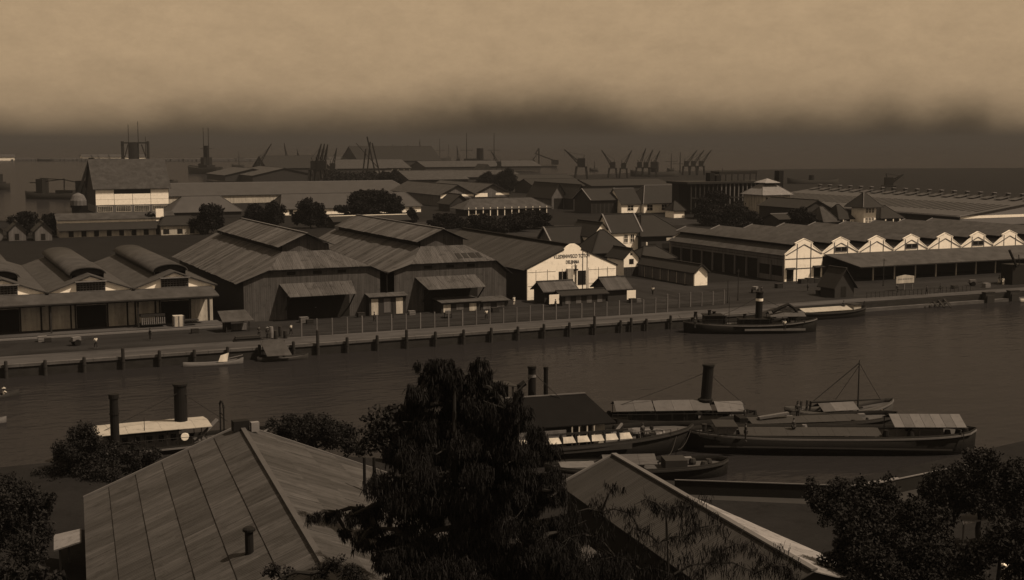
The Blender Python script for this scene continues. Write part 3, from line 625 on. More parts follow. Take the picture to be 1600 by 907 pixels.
hat('store_shed', 'wide store with white gable eaves, left half of the double-gabled pair', 'shed', 688, 323, 16, 60, 5.2, 9.2, axis='y', over=.9, wall='grey_wall', roof='tile_roof', wins=[('f', .3, 15.7, 0, 3.4, 'd'), ('f', .1, 6.2, 3.5, 5.15, 'wh'), ('f', 10.2, 15.9, 4.2, 5.15, 'wh')], group='double-gabled store')
hat('store_shed', 'wide store with white gable eaves, right half of the double-gabled pair', 'shed', 742, 320.5, 17, 60, 5.2, 9.2, axis='y', over=.9, wall='grey_wall', roof='tile_roof', wins=[('f', .3, 16.7, 0, 3.4, 'd'), ('f', .1, 6.2, 3.5, 5.15, 'wh'), ('f', 10.2, 16.9, 4.2, 5.15, 'wh')], group='double-gabled store')
hat('porch_shed', 'dark low gabled porch shed before the double-gabled store', 'shed', 703, 331, 9, 12, 3.2, 6.8, axis='y', wall='dark_wall')
hat('veranda_house', 'long low veranda house with pale columns before the double-gabled store', 'house', 728, 338, 34, 10, 3.5, 6.2, hip=4, over=1.9, wall='dark_wall', roof='tile_roof', wins=[('f', .3 + i * 3.0, 0, 0, 3.2, 'p') for i in range(12)] + [('f', 1.2, 9, -.1, .7, 'wh')])
hat('low_store', 'low store with a pale ridge line right behind the iron sheds', 'shed', 523, 357, 26, 8, 2.2, 3.6, wall='dark_wall', cap='white_paint')
hat('long_godown', 'long low tiled godown with patches of white wall behind the round trees', 'warehouse', 440, 337, 57, 20, 2.6, 7.6, hip=3, wall='white_plaster', roof='tile_roof_light', wins=[('f', 3, 4.5, .2, 2, 'd'), ('f', 14, 16, .2, 2, 'd'), ('f', 52, 53.4, .2, 2, 'd')])
hat('long_godown', 'very long pale-tiled godown roof below the quay cranes at left', 'warehouse', 262, 320, 116, 30, 3.8, 8.8, hip=4, wall='cream_wall', roof='tile_roof_light', cap='concrete')
hat('godown', 'broad hip-roofed godown right of the tall white-banded hall', 'warehouse', 268, 341, 26, 18, 2.2, 7.4, hip=6, wall='dark_wall', roof='tile_roof_light')
hat('row_wing', 'stepped pale end wing of the two-tier row building', 'house', 252, 368, 11.5, 8, 3.2, 5.4, hip=2, wall='cream_wall', wins=[('f', .6, 2.4, .3, 1.8, 'd'), ('f', 4.8, 6.4, .3, 1.8, 'd'), ('f', 8.6, 10, .3, 1.8, 'd')])
# two-tier row building
p = at(93, 372); rt = T('row_building', 'long two-tier row building with a white band between its dark roofs', 'building', p)
MB().box(p.x, p.x + 33.5, p.y, p.y + 9, 1.4, 3.9).build('lower_wall', 'cream_wall', rt)
MB().slab([(p.x - .4, p.y - 1.2, 3.7), (p.x + 33.9, p.y - 1.2, 3.7), (p.x + 33.9, p.y + 2.4, 5.7), (p.x - .4, p.y + 2.4, 5.7)], .15).build('lower_roof', 'tile_roof_dark', rt)
MB().box(p.x, p.x + 33.5, p.y + 2.5, p.y + 9, 3.95, 6.7).build('upper_band', 'white_plaster', rt)
MB().slab([(p.x - .6, p.y + 1.9, 6.65), (p.x + 34.1, p.y + 1.9, 6.65), (p.x + 34.1, p.y + 6, 8.4), (p.x - .6, p.y + 6, 8.4)], .15).slab([(p.x - .6, p.y + 10, 6.65), (p.x + 34.1, p.y + 10, 6.65), (p.x + 34.1, p.y + 6.02, 8.4), (p.x - .6, p.y + 6.02, 8.4)], .15).build('upper_roof', 'tile_roof', rt)
for i in range(9): opening(rt, 'f', p.x + 2.6 + i * 3.6, p.x + 4.0 + i * 3.6, 1.7, 3.4, p.y)
MB().box(p.x + 28.3, p.x + 30.6, p.y + 2.2, p.y + 2.48, 5.7, 9.4).build('stair_gable', 'white_plaster', rt)
# tall banded hall
p = at(150, 333); W_ = 28.5; D_ = 24; hl = T('tall_hall', 'tall hall with huge dark roof above white panels and gridded windows', 'hall', p)
MB().box(p.x, p.x + W_, p.y, p.y + D_, 1.2, 4.4).build('base_wall', 'grey_wall', hl)
MB().poly([(p.x, p.y, 4.42), (p.x, p.y + D_, 4.42), (p.x, p.y + D_, 11.6), (p.x, p.y + D_ / 2, 22.3), (p.x, p.y, 11.6)], (W_, 0, 0)).build('wall', 'dark_wall', hl)
for i in range(4):
    for j in range(3):
        u = p.x + .1 + i * 7.1
        if j == 2 and i in (1, 2): continue
        MB().box(u, u + 6.95, p.y - .1, p.y - .01, 4.6 + j * 2.2, 6.72 + j * 2.2).build('wall_panel', 'white_plaster', hl)
    window(hl, 'f', p.x + .8 + i * 7.1, p.x + 6.3 + i * 7.1, 2.0, 4.0, p.y, 8, 4, frame='cream_wall', fw=.2)
for s_ in (0, 1):
    ya, yb = (p.y - .9, p.y + D_ / 2) if s_ == 0 else (p.y + D_ + .9, p.y + D_ / 2 + .01)
    MB().slab([(p.x - .9, ya, 11.0), (p.x + W_ + .9, ya, 11.0), (p.x + W_ + .9, yb, 22.6), (p.x - .9, yb, 22.6)], .25).build('roof_slope', 'tile_roof', hl)
# little gabled cottages at the far left
for i, (px, py) in enumerate(((14, 377), (55, 377), (-22, 377))):
    hat('cottage', ['small grey gabled cottage at the left edge, second from the end', 'small grey gabled cottage nearest the two-tier row building', 'small grey gabled cottage cut by the left picture edge'][i], 'cottage', px, py, 4.6, 8, 3.0, 5.2, axis='y', wall='grey_wall', over=.5, group='gabled cottages', wins=[('f', 1.6, 2.8, .2, 2, 'd')])
p = at(-30, 356); MB_ = MB().box(p.x - 20, p.x + 16, p.y, p.y + .4, 1.4, 3.4); MB_.box(p.x - 20, p.x + 16, p.y - .1, p.y + .5, 3.4, 3.6); single(MB_, 'boundary_wall', 'dark_wall', 'low dark boundary wall along the basin behind the cottages', 'wall', None, (p.x, p.y, 1.4))
# dark coal staging with columns
p = at(1078, 336); W_ = 38; st = T('coal_staging', 'tall dark timber coal staging on rows of posts', 'staging', p)
MB().box(p.x - 2, p.x + W_ + 2, p.y - 1, p.y + 14, 13.4, 14.2).build('deck', 'timber', st)
MB().box(p.x, p.x + W_, p.y + 8, p.y + 13, 1.4, 13.3).build('bunker', 'interior', st)
for i in range(20): MB().box(p.x + i * 2, p.x + i * 2 + .45, p.y - .4, p.y, 1.4, 13.35).build('post', 'grey_wall' if 6 < i < 18 else 'timber', st)
MB().box(p.x, p.x + W_, p.y - .5, p.y - .42, 7.8, 8.2).build('rail', 'timber', st)
MB().box(p.x + 16, p.x + 34, p.y + 4, p.y + 10, 16.8, 18.0).build('conveyor_roof', 'steel_far', st)
for i in range(7): MB().box(p.x + 16.2 + i * 2.9, p.x + 16.5 + i * 2.9, p.y + 4.1, p.y + 4.4, 14.2, 16.8).build('roof_post', 'steel_far', st)
for x_, h_ in ((11, 17.5), (14, 16.5), (44, 18.0)):
    MB().box(p.x + x_, p.x + x_ + 2.2, p.y + 3, p.y + 6, 14.2 if x_ < 40 else 1.4, h_).build('hopper', 'black_iron', st)
# hipped tower house
p = at(1192, 337); hat('square_house', 'square two-storey house with pale stepped hip roof beside the coal staging', 'house', 1192, 337, 12.5, 12.5, 8.4, 12.4, hip=4.4, over=1.1, wall='cream_wall', roof='iron_light', wins=[('f', 1.2 + i * 2.6, 2.2 + i * 2.6, 4.8, 6.8, 'd') for i in range(4)] + [('f', 1.2 + i * 2.6, 2.2 + i * 2.6, 1, 2.6, 'd') for i in range(4)])
_q = [o for o in COL.objects if o.name == 'square_house'][0]
MB().box(p.x + 4.2, p.x + 8.3, p.y + 4.2, p.y + 8.3, 12.6, 14.0).build('lantern', 'dark_wall', _q)
c = Vector((p.x + 6.25, p.y + 6.25, 15.5)); lr = MB()
for a, b_ in (((-1, -1), (1, -1)), ((1, -1), (1, 1)), ((1, 1), (-1, 1)), ((-1, 1), (-1, -1))):
    lr.poly([c + Vector((a[0] * 3.6, a[1] * 3.6, -1.6)), c + Vector((b_[0] * 3.6, b_[1] * 3.6, -1.6)), c], (0, 0, -.15))
lr.build('lantern_roof', 'iron_light', _q)
# long shed with rows of roof vents at the right (ridge runs away from the quay)
xw = 318.0; y0 = 322.0; y1 = 446.0; WS = 76
ls = T('vented_shed', 'very long shed with rows of skylights and ridge ventilators at the right', 'shed', (xw, y0, 1.6))
zr_, ze_ = 9.5, 4.9
MB().poly([(xw + .6, y0, 1.4), (xw + WS - .6, y0, 1.4), (xw + WS - .6, y0, ze_), (xw + WS / 2, y0, zr_ - .2), (xw + .6, y0, ze_)], (0, .4, 0)).build('gable_wall', 'concrete', ls)
MB().box(xw + .6, xw + WS / 2, y0 - .06, y0 - .01, 4.0, 4.9).build('wall_band', 'white_plaster', ls)
MB().box(xw + .6, xw + .9, y0 + .42, y1, 1.4, ze_ + .1).build('side_wall', 'dark_wall', ls)
MB().slab([(xw - .8, y0 - .5, ze_ - .2), (xw + WS / 2, y0 - .5, zr_), (xw + WS / 2, y1, zr_), (xw - .8, y1, ze_ - .2)], .2).build('roof_slope', 'tile_roof_light', ls)
MB().slab([(xw + WS + .8, y0 - .5, ze_ - .2), (xw + WS / 2 + .01, y0 - .5, zr_), (xw + WS / 2 + .01, y1, zr_), (xw + WS + .8, y1, ze_ - .2)], .2).build('roof_slope', 'tile_roof_light', ls)
n_ = 19; sl_ = (zr_ - ze_ + .2) / (WS / 2 + .8)
for i in range(n_):
    y = y0 + 2 + i * 6.5
    MB().box(xw + WS / 2 - .45, xw + WS / 2 + .45, y, y + .9, zr_ - .2, zr_ + 1.7).build('ventilator', 'tile_roof_light', ls)
    MB().box(xw + WS / 2 - .8, xw + WS / 2 + .8, y - .3, y + 1.2, zr_ + 1.7, zr_ + 1.95).build('ventilator_cap', 'concrete', ls)
    MB().slab([(xw + WS / 2 - 5, y - 1.2, zr_ - .15), (xw + WS / 2, y - 1.2, zr_ + .9), (xw + WS / 2, y + 2.0, zr_ + .9), (xw + WS / 2 - 5, y + 2.0, zr_ - .15)], .15).build('ridge_dormer', 'tile_roof_light', ls)
    for k in range(2):
        yy = y + k * 3.2; xa, xb = xw + 10, xw + 25
        za, zb = ze_ - .2 + (xa - xw + .8) * sl_, ze_ - .2 + (xb - xw + .8) * sl_
        MB().slab([(xa, yy, za + .1), (xb, yy, zb + .1), (xb, yy + 1.4, zb + .1), (xa, yy + 1.4, za + .1)], .08).build('skylight', 'tile_roof_dark', ls)
MB().box(xw - .85, xw - .7, y0, y1, ze_ - .35, ze_ - .05).build('gutter', 'ridge_iron', ls)
# villa
hat('villa_tower', 'white villa tower with steep dark pyramid roof among low houses', 'tower', 1349, 358, 5.0, 6, 8.6, 11.6, hip=2.3, over=1.7, wall='white_plaster', roof='tile_roof_dark', cap='grey_wall', wins=[('f', .8 + i * 1.25, 1.6 + i * 1.25, 5.2, 6.6) for i in range(3)] + [('f', .8 + i * 1.25, 1.6 + i * 1.25, 1.6, 3.6) for i in range(3)])
hat('villa_wing', 'low dark-roofed villa wing with white columns right of the villa tower', 'house', 1376, 357, 8.5, 8, 3.8, 7.0, hip=3.5, over=.8, wall='dark_wall', wins=[('f', .4, 0, 0, 3, 'p'), ('f', 3.6, 0, 0, 3, 'p'), ('f', 6.4, 0, 0, 3, 'p'), ('f', 8.4, 0, 0, 3, 'p')])
hat('villa_wing', 'low dark-roofed villa wing with white piers left of the villa tower', 'house', 1311, 358, 5, 8, 3.8, 7.6, hip=2, over=.8, wall='dark_wall', wins=[('f', .2, 0, 0, 3, 'p'), ('f', 3.2, 0, 0, 3, 'p'), ('f', 4.1, 0, 0, 3, 'p')])
hat('side_house', 'grey-roofed house tucked behind the stepped-gable warehouse roofs', 'house', 1287, 359, 5.5, 10, 2.8, 7.0, hip=2.2, wall='dark_wall', roof='tile_roof')
hat('low_store', 'low store with pale eaves line behind the stepped-gable warehouse', 'shed', 1217, 357, 6.5, 8, 3.0, 4.4, wall='dark_wall', cap='concrete')
hat('tall_hall_shed', 'long dark shed roof before the vented shed', 'shed', 1256, 348, 11, 26, 5.0, 7.6, axis='y', wall='dark_wall', roof='tile_roof_dark')
# rough ranks of far sheds on the harbour islands
far = [(352, 283, 40, 60, 4, 8.5, 'y', 'grey roofed pier shed nearest the moored steamer'), (395, 285, 45, 70, 4.5, 9.5, 'y', 'grey pier shed behind the slanting quay crane'), (418, 272, 60, 50, 5, 15, 'x', 'big dark-walled pier store left of the crane cluster'),
       (520, 273, 70, 50, 5, 12, 'x', 'broad far harbour shed behind the crossed sheer legs'), (560, 262, 95, 60, 7, 22, 'x', 'tall dark far store on the skyline behind the sheer legs'), (600, 284, 60, 40, 3, 7, 'x', 'low far shed left of the double-gabled store'),
       (690, 287, 60, 40, 4, 8, 'x', 'far shed with long roof behind the double-gabled store'), (665, 268, 120, 40, 4, 9, 'x', 'flat pale far shed on the island below the masts'), (792, 291, 50, 30, 3, 6.5, 'x', 'dark far shed left of the lone big crane'),
       (640, 291, 40, 36, 4, 9, 'x', 'grey far shed behind the left store gable'), (835, 303, 30, 24, 4, 7.5, 'x', 'dark roof behind the pointed sheds'), (925, 299, 52, 30, 3, 6, 'x', 'dark far shed below the row of leaning cranes'), (470, 262, 90, 40, 5, 11, 'x', 'low far shed on the skyline behind the crane cluster')]
for px, py, w_, d_, e_, r_, ax, lab in far:
    hat('harbour_shed', lab, 'shed', px, py, w_, d_, e_, r_, axis=ax, over=.8, wall='dark_wall', roof='tile_roof_dark' if 'dark' in lab else 'tile_roof', group='far harbour sheds')
p = at(762, 280); tn = MB(); tn.poly([p + Vector((-11, 0, 0)), p + Vector((11, 0, 0)), p + Vector((0, 0, 11))], (0, 18, 0)); single(tn, 'peaked_tent_roof', 'tile_roof_dark', 'dark peaked roof right of the funnel steamer', 'shed', None, tuple(p))
# white-tented gables at px 605-640
for i, px in enumerate((611, 620, 629, 638)):
    hat('gable_hut', 'little pale pointed hut before the dark tree belt, %s from the left' % ORD[i], 'hut', px - 4, 276.5, 7, 12, 1.5, 6.5, axis='y', wall='cream_wall', over=.4, group='pointed huts')
# white sheds far across the water
for i, (px, w_) in enumerate(((129, 50), (146, 22), (156, 40), (173, 36), (196, 30), (-4, 24))):
    p = at(px, 250.0)
    house('shore_shed', ['white far-shore shed, leftmost of the group beside the sheer legs', 'small white far-shore shed, second from the sheer legs', 'white far-shore shed, third from the sheer legs', 'white far-shore shed just above the left of the tall hall roof', 'white far-shore shed under the dredger gantry', 'lone white far-shore shed at the left picture edge'][i], 'shed', p.x, p.y, w_, 30, 5.5, 9, 'x', 0, 1, 'white_plaster', 'tile_roof_light', zg=.5, group='white sheds across the water')

# ================================================================== NEAR BANK BUILDINGS
# big near shed: ridge runs away from the camera along d, slopes fall to left and right
dv = Vector((math.sin(R(6.5)), math.cos(R(6.5)), 0)); ev = Vector((dv.y, -dv.x, 0))
def DE(d, e, z): p = dv * d + ev * e; return Vector((p.x, p.y, z))
ns = T('near_shed', 'large near shed with rusty corrugated sheet roof at the lower left', 'shed', tuple(DE(80, 11.5, .9)))
D0, D1, EL, EC, ER = 58.0, 97.2, -.1, 11.45, 23.1; ZE, ZR = 3.75, 8.4; ZR2 = 3.5
NC = 26; stp = (D1 - D0) / NC
for side, EE, zE, rows, m_ in ((0, EL, ZE, 6, 'iron_near'), (1, ER, ZR2, 5, 'iron_near')):
    for rI in range(rows):
        t0, t1 = rI / rows, (rI + 1.06) / rows
        if rI == rows - 1: t1 = 1.0
        for c in range(NC):
            d0 = D0 + c * stp; d1 = d0 + stp - .015
            lift = .035 + .02 * rng.random(); l2 = lift + rng.uniform(-.01, .01)
            a, b_ = EC + (EE - EC) * t0, EC + (EE - EC) * t1
            za, zb = ZR + (zE - ZR) * t0 - .03, ZR + (zE - ZR) * t1 + .045
            o = MB().slab([DE(d0, a, za + lift), DE(d1, a, za + l2), DE(d1, b_, zb + l2), DE(d0, b_, zb + lift)], .04).build('roof_sheet', m_, ns)
MB().beam(DE(D0 - .1, EC, ZR + .09), DE(D1 + .1, EC, ZR + .09), .34, .12).build('ridge_cap', 'ridge_dull', ns)
MB().beam(DE(D1 + .05, EC, ZR + .1), DE(D1 + .05, EL, ZE + .12), .2, .16).build('verge_board', 'ridge_iron', ns)
MB().beam(DE(D1 + .05, EC, ZR + .1), DE(D1 + .05, ER, ZR2 + .12), .2, .16).build('verge_board', 'ridge_iron', ns)
MB().poly([DE(D1 - .6, EL + .7, .7), DE(D1 - .6, ER - .7, .7), DE(D1 - .6, ER - .7, ZR2), DE(D1 - .6, EC, ZR - .2), DE(D1 - .6, EL + .7, ZE)], dv * -.2).build('gable_wall', 'dark_wall', ns)
MB().poly([DE(D0 + .6, EL + .7, .7), DE(D0 + .6, ER - .7, .7), DE(D0 + .6, ER - .7, ZR2), DE(D0 + .6, EC, ZR - .2), DE(D0 + .6, EL + .7, ZE)], dv * .2).build('gable_wall', 'dark_wall', ns)
MB().poly([DE(D0 + .8, EL + .7, .7), DE(D1 - .8, EL + .7, .7), DE(D1 - .8, EL + .7, ZE), DE(D0 + .8, EL + .7, ZE)], ev * .2).build('side_wall', 'dark_wall', ns)
MB().poly([DE(D0 + .8, ER - .7, .7), DE(D1 - .8, ER - .7, .7), DE(D1 - .8, ER - .7, ZR2), DE(D0 + .8, ER - .7, ZR2)], ev * -.2).build('side_wall', 'dark_wall', ns)
c = DE(96.3, 11.5, 8.4); MB().box(c.x - .8, c.x + .4, c.y - .4, c.y + .4, 8.3, 9.05).build('ridge_cowl', 'black_iron', ns)
MB().box(c.x + .5, c.x + 1.1, c.y - .6, c.y - .1, 8.2, 8.9).build('ridge_box', 'concrete', ns)
# stove pipe on the left slope
sp = at(390, 872, 7.0)
vp = MB(); vp.tube(sp, sp + Vector((0, 0, 1.7)), .24, .24, 12); vp.ring([(.36, 0), (.36, .12), (.24, .2)], (sp.x, sp.y, 8.55), 12); vp.ring([(.34, 0), (.27, .25)], (sp.x, sp.y, 6.95), 12)
vp.build('stove_pipe', 'black_iron', ns)
# two slim pipes on the right slope
for px in (570, 585):
    b0 = at(px, 778, 5.0); MB().tube(b0, b0 + Vector((0, 0, 2.9)), .12, .11, 8).build('vent_pipe', 'black_iron', ns)
# dark porch gable in front of the near end
fp = T('porch_roof', 'dark gabled roof just below the near end of the big shed ridge', 'shed', tuple(DE(50, 11.6, .9)))
for s_ in (-1, 1):
    MB().slab([DE(46, 11.4, 9.0), DE(57.8, 11.4, 9.0), DE(57.8, 11.4 + s_ * 7.5, 5.6), DE(46, 11.4 + s_ * 7.5, 5.6)], .12).build('roof_slope', 'iron_near_dark', fp)
MB().poly([DE(57.2, 5, .8), DE(57.2, 18, .8), DE(57.2, 18, 5.6), DE(57.2, 11.4, 8.8), DE(57.2, 5, 5.6)], dv * -.2).build('wall', 'dark_wall', fp)
# lean-to at the left of the shed
lt = T('lean_to', 'pale lean-to roof on thin posts left of the big near shed', 'lean-to', tuple(DE(75, -2, .9)))
MB().slab([at(84, 836, 2.6), at(84, 860, 2.6), at(127, 846, 3.3), at(127, 826, 3.3)], .1).build('roof', 'iron_light', lt)
for px, py in ((86, 857), (100, 845)): b0 = at(px, py, 2.5); MB().beam((b0.x + .3, b0.y, .9), (b0.x + .3, b0.y, 2.55), .12).build('post', 'timber_pale', lt)
# right near building: grey left slope, pale right slope coloured lighter as if sunlit
nr = T('near_house', 'near building with smooth grey roof slope and pale far slope', 'house', tuple(DE(72, 38, .9)))
A0, A1 = 60.3, 88.6; RC, RL, RR = 38.6, 34.1, 45.2; HR, HL, HRR = 6.0, 4.0, 4.2
n_ = 22
for i in range(n_):
    d0 = A0 + (A1 - A0) * i / n_; d1 = d0 + (A1 - A0) / n_ - .012; j = .012 * rng.random()
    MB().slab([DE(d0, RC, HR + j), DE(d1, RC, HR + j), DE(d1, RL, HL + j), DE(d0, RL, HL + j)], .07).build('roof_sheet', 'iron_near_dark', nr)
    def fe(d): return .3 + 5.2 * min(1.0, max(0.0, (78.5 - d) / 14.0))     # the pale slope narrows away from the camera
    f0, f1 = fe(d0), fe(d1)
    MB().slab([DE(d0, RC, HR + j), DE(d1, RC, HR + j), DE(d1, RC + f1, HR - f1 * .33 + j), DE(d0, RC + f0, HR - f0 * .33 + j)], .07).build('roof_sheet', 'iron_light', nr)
MB().beam(DE(A0, RC, HR + .08), DE(A1, RC, HR + .08), .4, .12).build('ridge_cap', 'ridge_iron', nr)
MB().beam(DE(A1, RC, HR + .06), DE(A1, RL, HL + .08), .2, .14).build('verge_board', 'ridge_iron', nr)
MB().poly([DE(A0 + .5, RL + .5, .7), DE(A1 - .5, RL + .5, .7), DE(A1 - .5, RL + .5, HL), DE(A0 + .5, RL + .5, HL)], ev * .2).build('side_wall', 'interior', nr)
MB().poly([DE(A1 - .5, RL + .8, .7), DE(A1 - .5, RC + .2, .7), DE(A1 - .5, RC + .2, HR - .2), DE(A1 - .5, RC, HR - .15), DE(A1 - .5, RL + .8, HL)], dv * -.2).build('gable_wall', 'dark_wall', nr)
MB().poly([DE(A0 + .5, RC + 4.6, .7), DE(66, RC + 4.6, .7), DE(66, RC + 4.6, 4.1), DE(A0 + .5, RC + 4.6, 4.1)], ev * -.2).build('side_wall', 'dark_wall', nr)
MB().poly([DE(78, RC + .2, .7), DE(A1 - .7, RC + .2, .7), DE(A1 - .7, RC + .2, HR - .2), DE(78, RC + .2, HR - .2)], ev * -.2).build('side_wall', 'dark_wall', nr)
MB().poly([DE(A0 + .5, RL + .8, .7), DE(A0 + .5, RC + 4.5, .7), DE(A0 + .5, RC + 4.5, HR - 1.8), DE(A0 + .5, RC, HR - .15), DE(A0 + .5, RL + .8, HL)], dv * .2).build('gable_wall', 'dark_wall', nr)
# lower roof to its left, half hidden by the tree
lo = T('low_roof', 'low dull roof left of the grey near building, half hidden by foliage', 'shed', tuple(DE(60, 30, .9)))
MB().slab([DE(48, 26, 3.2), DE(80, 27.5, 3.2), DE(80, 32.6, 2.4), DE(48, 32.6, 2.4)], .12).build('roof', 'iron_near', lo)
MB().box(DE(60, 28, 0).x - 1, DE(60, 31, 0).x, DE(60, 29, 0).y - 8, DE(60, 29, 0).y + 8, .8, 2.4).build('wall', 'dark_wall', lo)
# open shelter among the bushes at the right
b0 = at(1500, 806, 3.6); sh = T('shelter', 'thin open shelter with pale roof edge among the right-hand bushes', 'shelter', (b0.x, b0.y, .9))
MB().slab([at(1500, 806, 3.4), at(1505, 818, 3.4), at(1575, 804, 3.4), at(1570, 792, 3.4)], .1).build('roof', 'iron_light', sh)
for px, py in ((1506, 816), (1552, 808), (1566, 800)): q_ = at(px, py, 3.3); MB().beam((q_.x, q_.y, .9), (q_.x, q_.y, 3.32), .1).build('post', 'timber_pale', sh)
q0, q1 = at(1568, 884, 2.0), at(1640, 925, 2.0)
wl2 = MB(); wl2.beam(q0, q1, .35, .3); wl2.beam(q0 - Vector((0, 0, .65)), q1 - Vector((0, 0, .65)), .25, .9); single(wl2, 'garden_wall', 'white_plaster', 'corner of a pale garden wall at the bottom right', 'wall', None, (q0.x, q0.y, .9))

tf = T('tarred_fence', 'black tarred board fence with a pale top rail behind the pale kerb', 'fence', (64, 81, .9))
fa, fb_ = Vector((56.5, 87.6, .9)), Vector((69.2, 79.4, .9)); fc_ = Vector((84, 81.2, .9))
for a, b_, n_ in ((fa, fb_, 22), (fb_, fc_, 22)):
    for i in range(n_):
        p, q_ = a.lerp(b_, i / n_), a.lerp(b_, (i + .995) / n_); MB().poly([p, q_, q_ + Vector((0, 0, 1.15 + .05 * rng.random())), p + Vector((0, 0, 1.15 + .05 * rng.random()))], (.03, .06, 0)).build('board', 'interior', tf)
    MB().beam(a + Vector((0, 0, 1.22)), b_ + Vector((0, 0, 1.22)), .14, .07).build('top_rail', 'timber_pale', tf)

# ================================================================== BOATS
def hull(L, B, fb, sheer=.5, bow=2.2, stern=4.0, dep=.9, n=26, bul=.45):
    """returns (shell, deck) builders; x along the boat, bow at +x, waterline z = 0"""
    sh = MB(); dk = MB(); prof = []
    for i in range(n + 1):
        t = i / n * 2 - 1
        p = bow if t > 0 else stern
        w = B / 2 * max(0.0, 1 - abs(t) ** p) ** .62
        w = max(w, .04)
        z = fb + sheer * (t ** 2) * (1.25 if t > 0 else .8)
        prof.append((t * L / 2, w, z))
    for x, w, z in prof:
        fl = .90 - .12 * abs(x / (L / 2)) ** 3
        sh.v += [(x * .985, 0, -dep), (x * .985, -w * fl * .8, -dep * .7), (x, -w * fl, 0), (x * 1.01, -w, z), (x * 1.005, -w * .93, z), (x, -w * .92, z - bul)]
        sh.v += [(x * .985, 0, -dep), (x * .985, w * fl * .8, -dep * .7), (x, w * fl, 0), (x * 1.01, w, z), (x * 1.005, w * .93, z), (x, w * .92, z - bul)]
    for i in range(n):
        a, b_ = i * 12, (i + 1) * 12
        for k in range(5):
            sh.f.append((a + k, b_ + k, b_ + k + 1, a + k + 1)); sh.f.append((a + 6 + k + 1, b_ + 6 + k + 1, b_ + 6 + k, a + 6 + k))
    k = len(prof)
    dk.v = [(x, -w * .925, z - bul) for x, w, z in prof] + [(x, w * .925, z - bul) for x, w, z in prof]
    dk.f = [(i, i + 1, k + i + 1, k + i) for i in range(k - 1)]
    st = MB()
    for (x0, w0, z0), (x1, w1, z1) in zip(prof[:-1], prof[1:]):
        for s_ in (-1, 1):
            st.poly([(x0 * 1.01, s_ * w0 * 1.0, z0 - .16), (x1 * 1.01, s_ * w1 * 1.0, z1 - .16), (x1 * 1.012, s_ * (w1 + .07), z1 - .16), (x0 * 1.012, s_ * (w0 + .07), z0 - .16)], (0, 0, -.16))
    return sh, dk, st, prof
def boat(name, label, cat, p0, p1, B, fb, hm='hull_black', band=None, dkm='deck', group=None, **k):
    """hull from stern p0 to bow p1 (water level)"""
    p0 = Vector((p0[0], p0[1], 0)); p1 = Vector((p1[0], p1[1], 0)); L = (p1 - p0).length; mid = (p0 + p1) / 2
    r = T(name, label, cat, (0, 0, 0), group)
    sh, dk, st, prof = hull(L, B, fb, **k)
    h = sh.build('hull', hm, r, True); dk.build('deck', dkm, r)
    if band: st.build('rubbing_strake', band, h)
    r.location = mid; r.rotation_euler = (0, 0, math.atan2(p1.y - p0.y, p1.x - p0.x))
    return r, L
def funnel(r, x, y, z, h, rad, band=None, rake=.0, top='black_iron', m_='black_iron', name='funnel'):
    f = MB(); f.tube((x, y, z), (x - rake * h, y, z + h), rad, rad * .96, 16); f.tube((x - rake * h, y, z + h - .02), (x - rake * h, y, z + h + .18), rad * 1.12, rad * 1.12, 16)
    f = f.build(name, m_, r, False)
    if band: MB().tube((x - rake * h * .74, y, z + h * .74), (x - rake * h * .82, y, z + h * .82), rad * 1.04, rad * 1.04, 16).build('funnel_band', band, f)
    return f
def mast(r, x, y, z, h, rad=.12, name='mast', rake=0): return MB().tube((x, y, z), (x - rake * h, y, z + h), rad, rad * .5, 8).build(name, 'timber', r)
def cabin(r, x0, x1, w, z0, z1, m_='timber', roofm='canvas_grey', name='cabin', over=.2, nwin=0, camber=0.0):
    c = MB().box(x0, x1, -w / 2, w / 2, z0, z1).build(name, m_, r)
    MB().poly([(x0 - over, -w / 2 - over, z1 + .01), (x1 + over, -w / 2 - over, z1 + .01), (x1 + over, w / 2 + over, z1 + .01), (x0 - over, w / 2 + over, z1 + .01)], (0, 0, .1)).build('cabin_roof', roofm, c)
    for i in range(nwin):
        u = x0 + (x1 - x0) * (i + .3) / nwin; s_ = (x1 - x0) / nwin * .45
        MB().box(u, u + s_, -w / 2 - .03, -w / 2, z0 + (z1 - z0) * .45, z1 - .25).build('window', 'glass_dark', c)
    return c
def tilt_roof(r, x0, x1, w, ze, zr, m_, n=4, name='awning', hipx=0.0):
    """awning of n cloth strips over a ridge"""
    for i in range(n):
        a, b_ = x0 + (x1 - x0) * i / n, x0 + (x1 - x0) * (i + .99) / n
        for s_ in (-1, 1):
            j = .02 * rng.random()
            MB().poly([(a, s_ * w / 2, ze + j), (b_, s_ * w / 2, ze + j), (b_, 0, zr + j), (a, 0, zr + j)], (0, 0, .05)).build(name, m_, r)
def posts(r, xs, w, z0, z1, name='awning_post'):
    for x in xs:
        for s_ in (-1, 1): MB().beam((x, s_ * w / 2, z0), (x, s_ * w / 2, z1), .07).build(name, 'timber', r)
def yw(px, py): return at(px, py, 0)

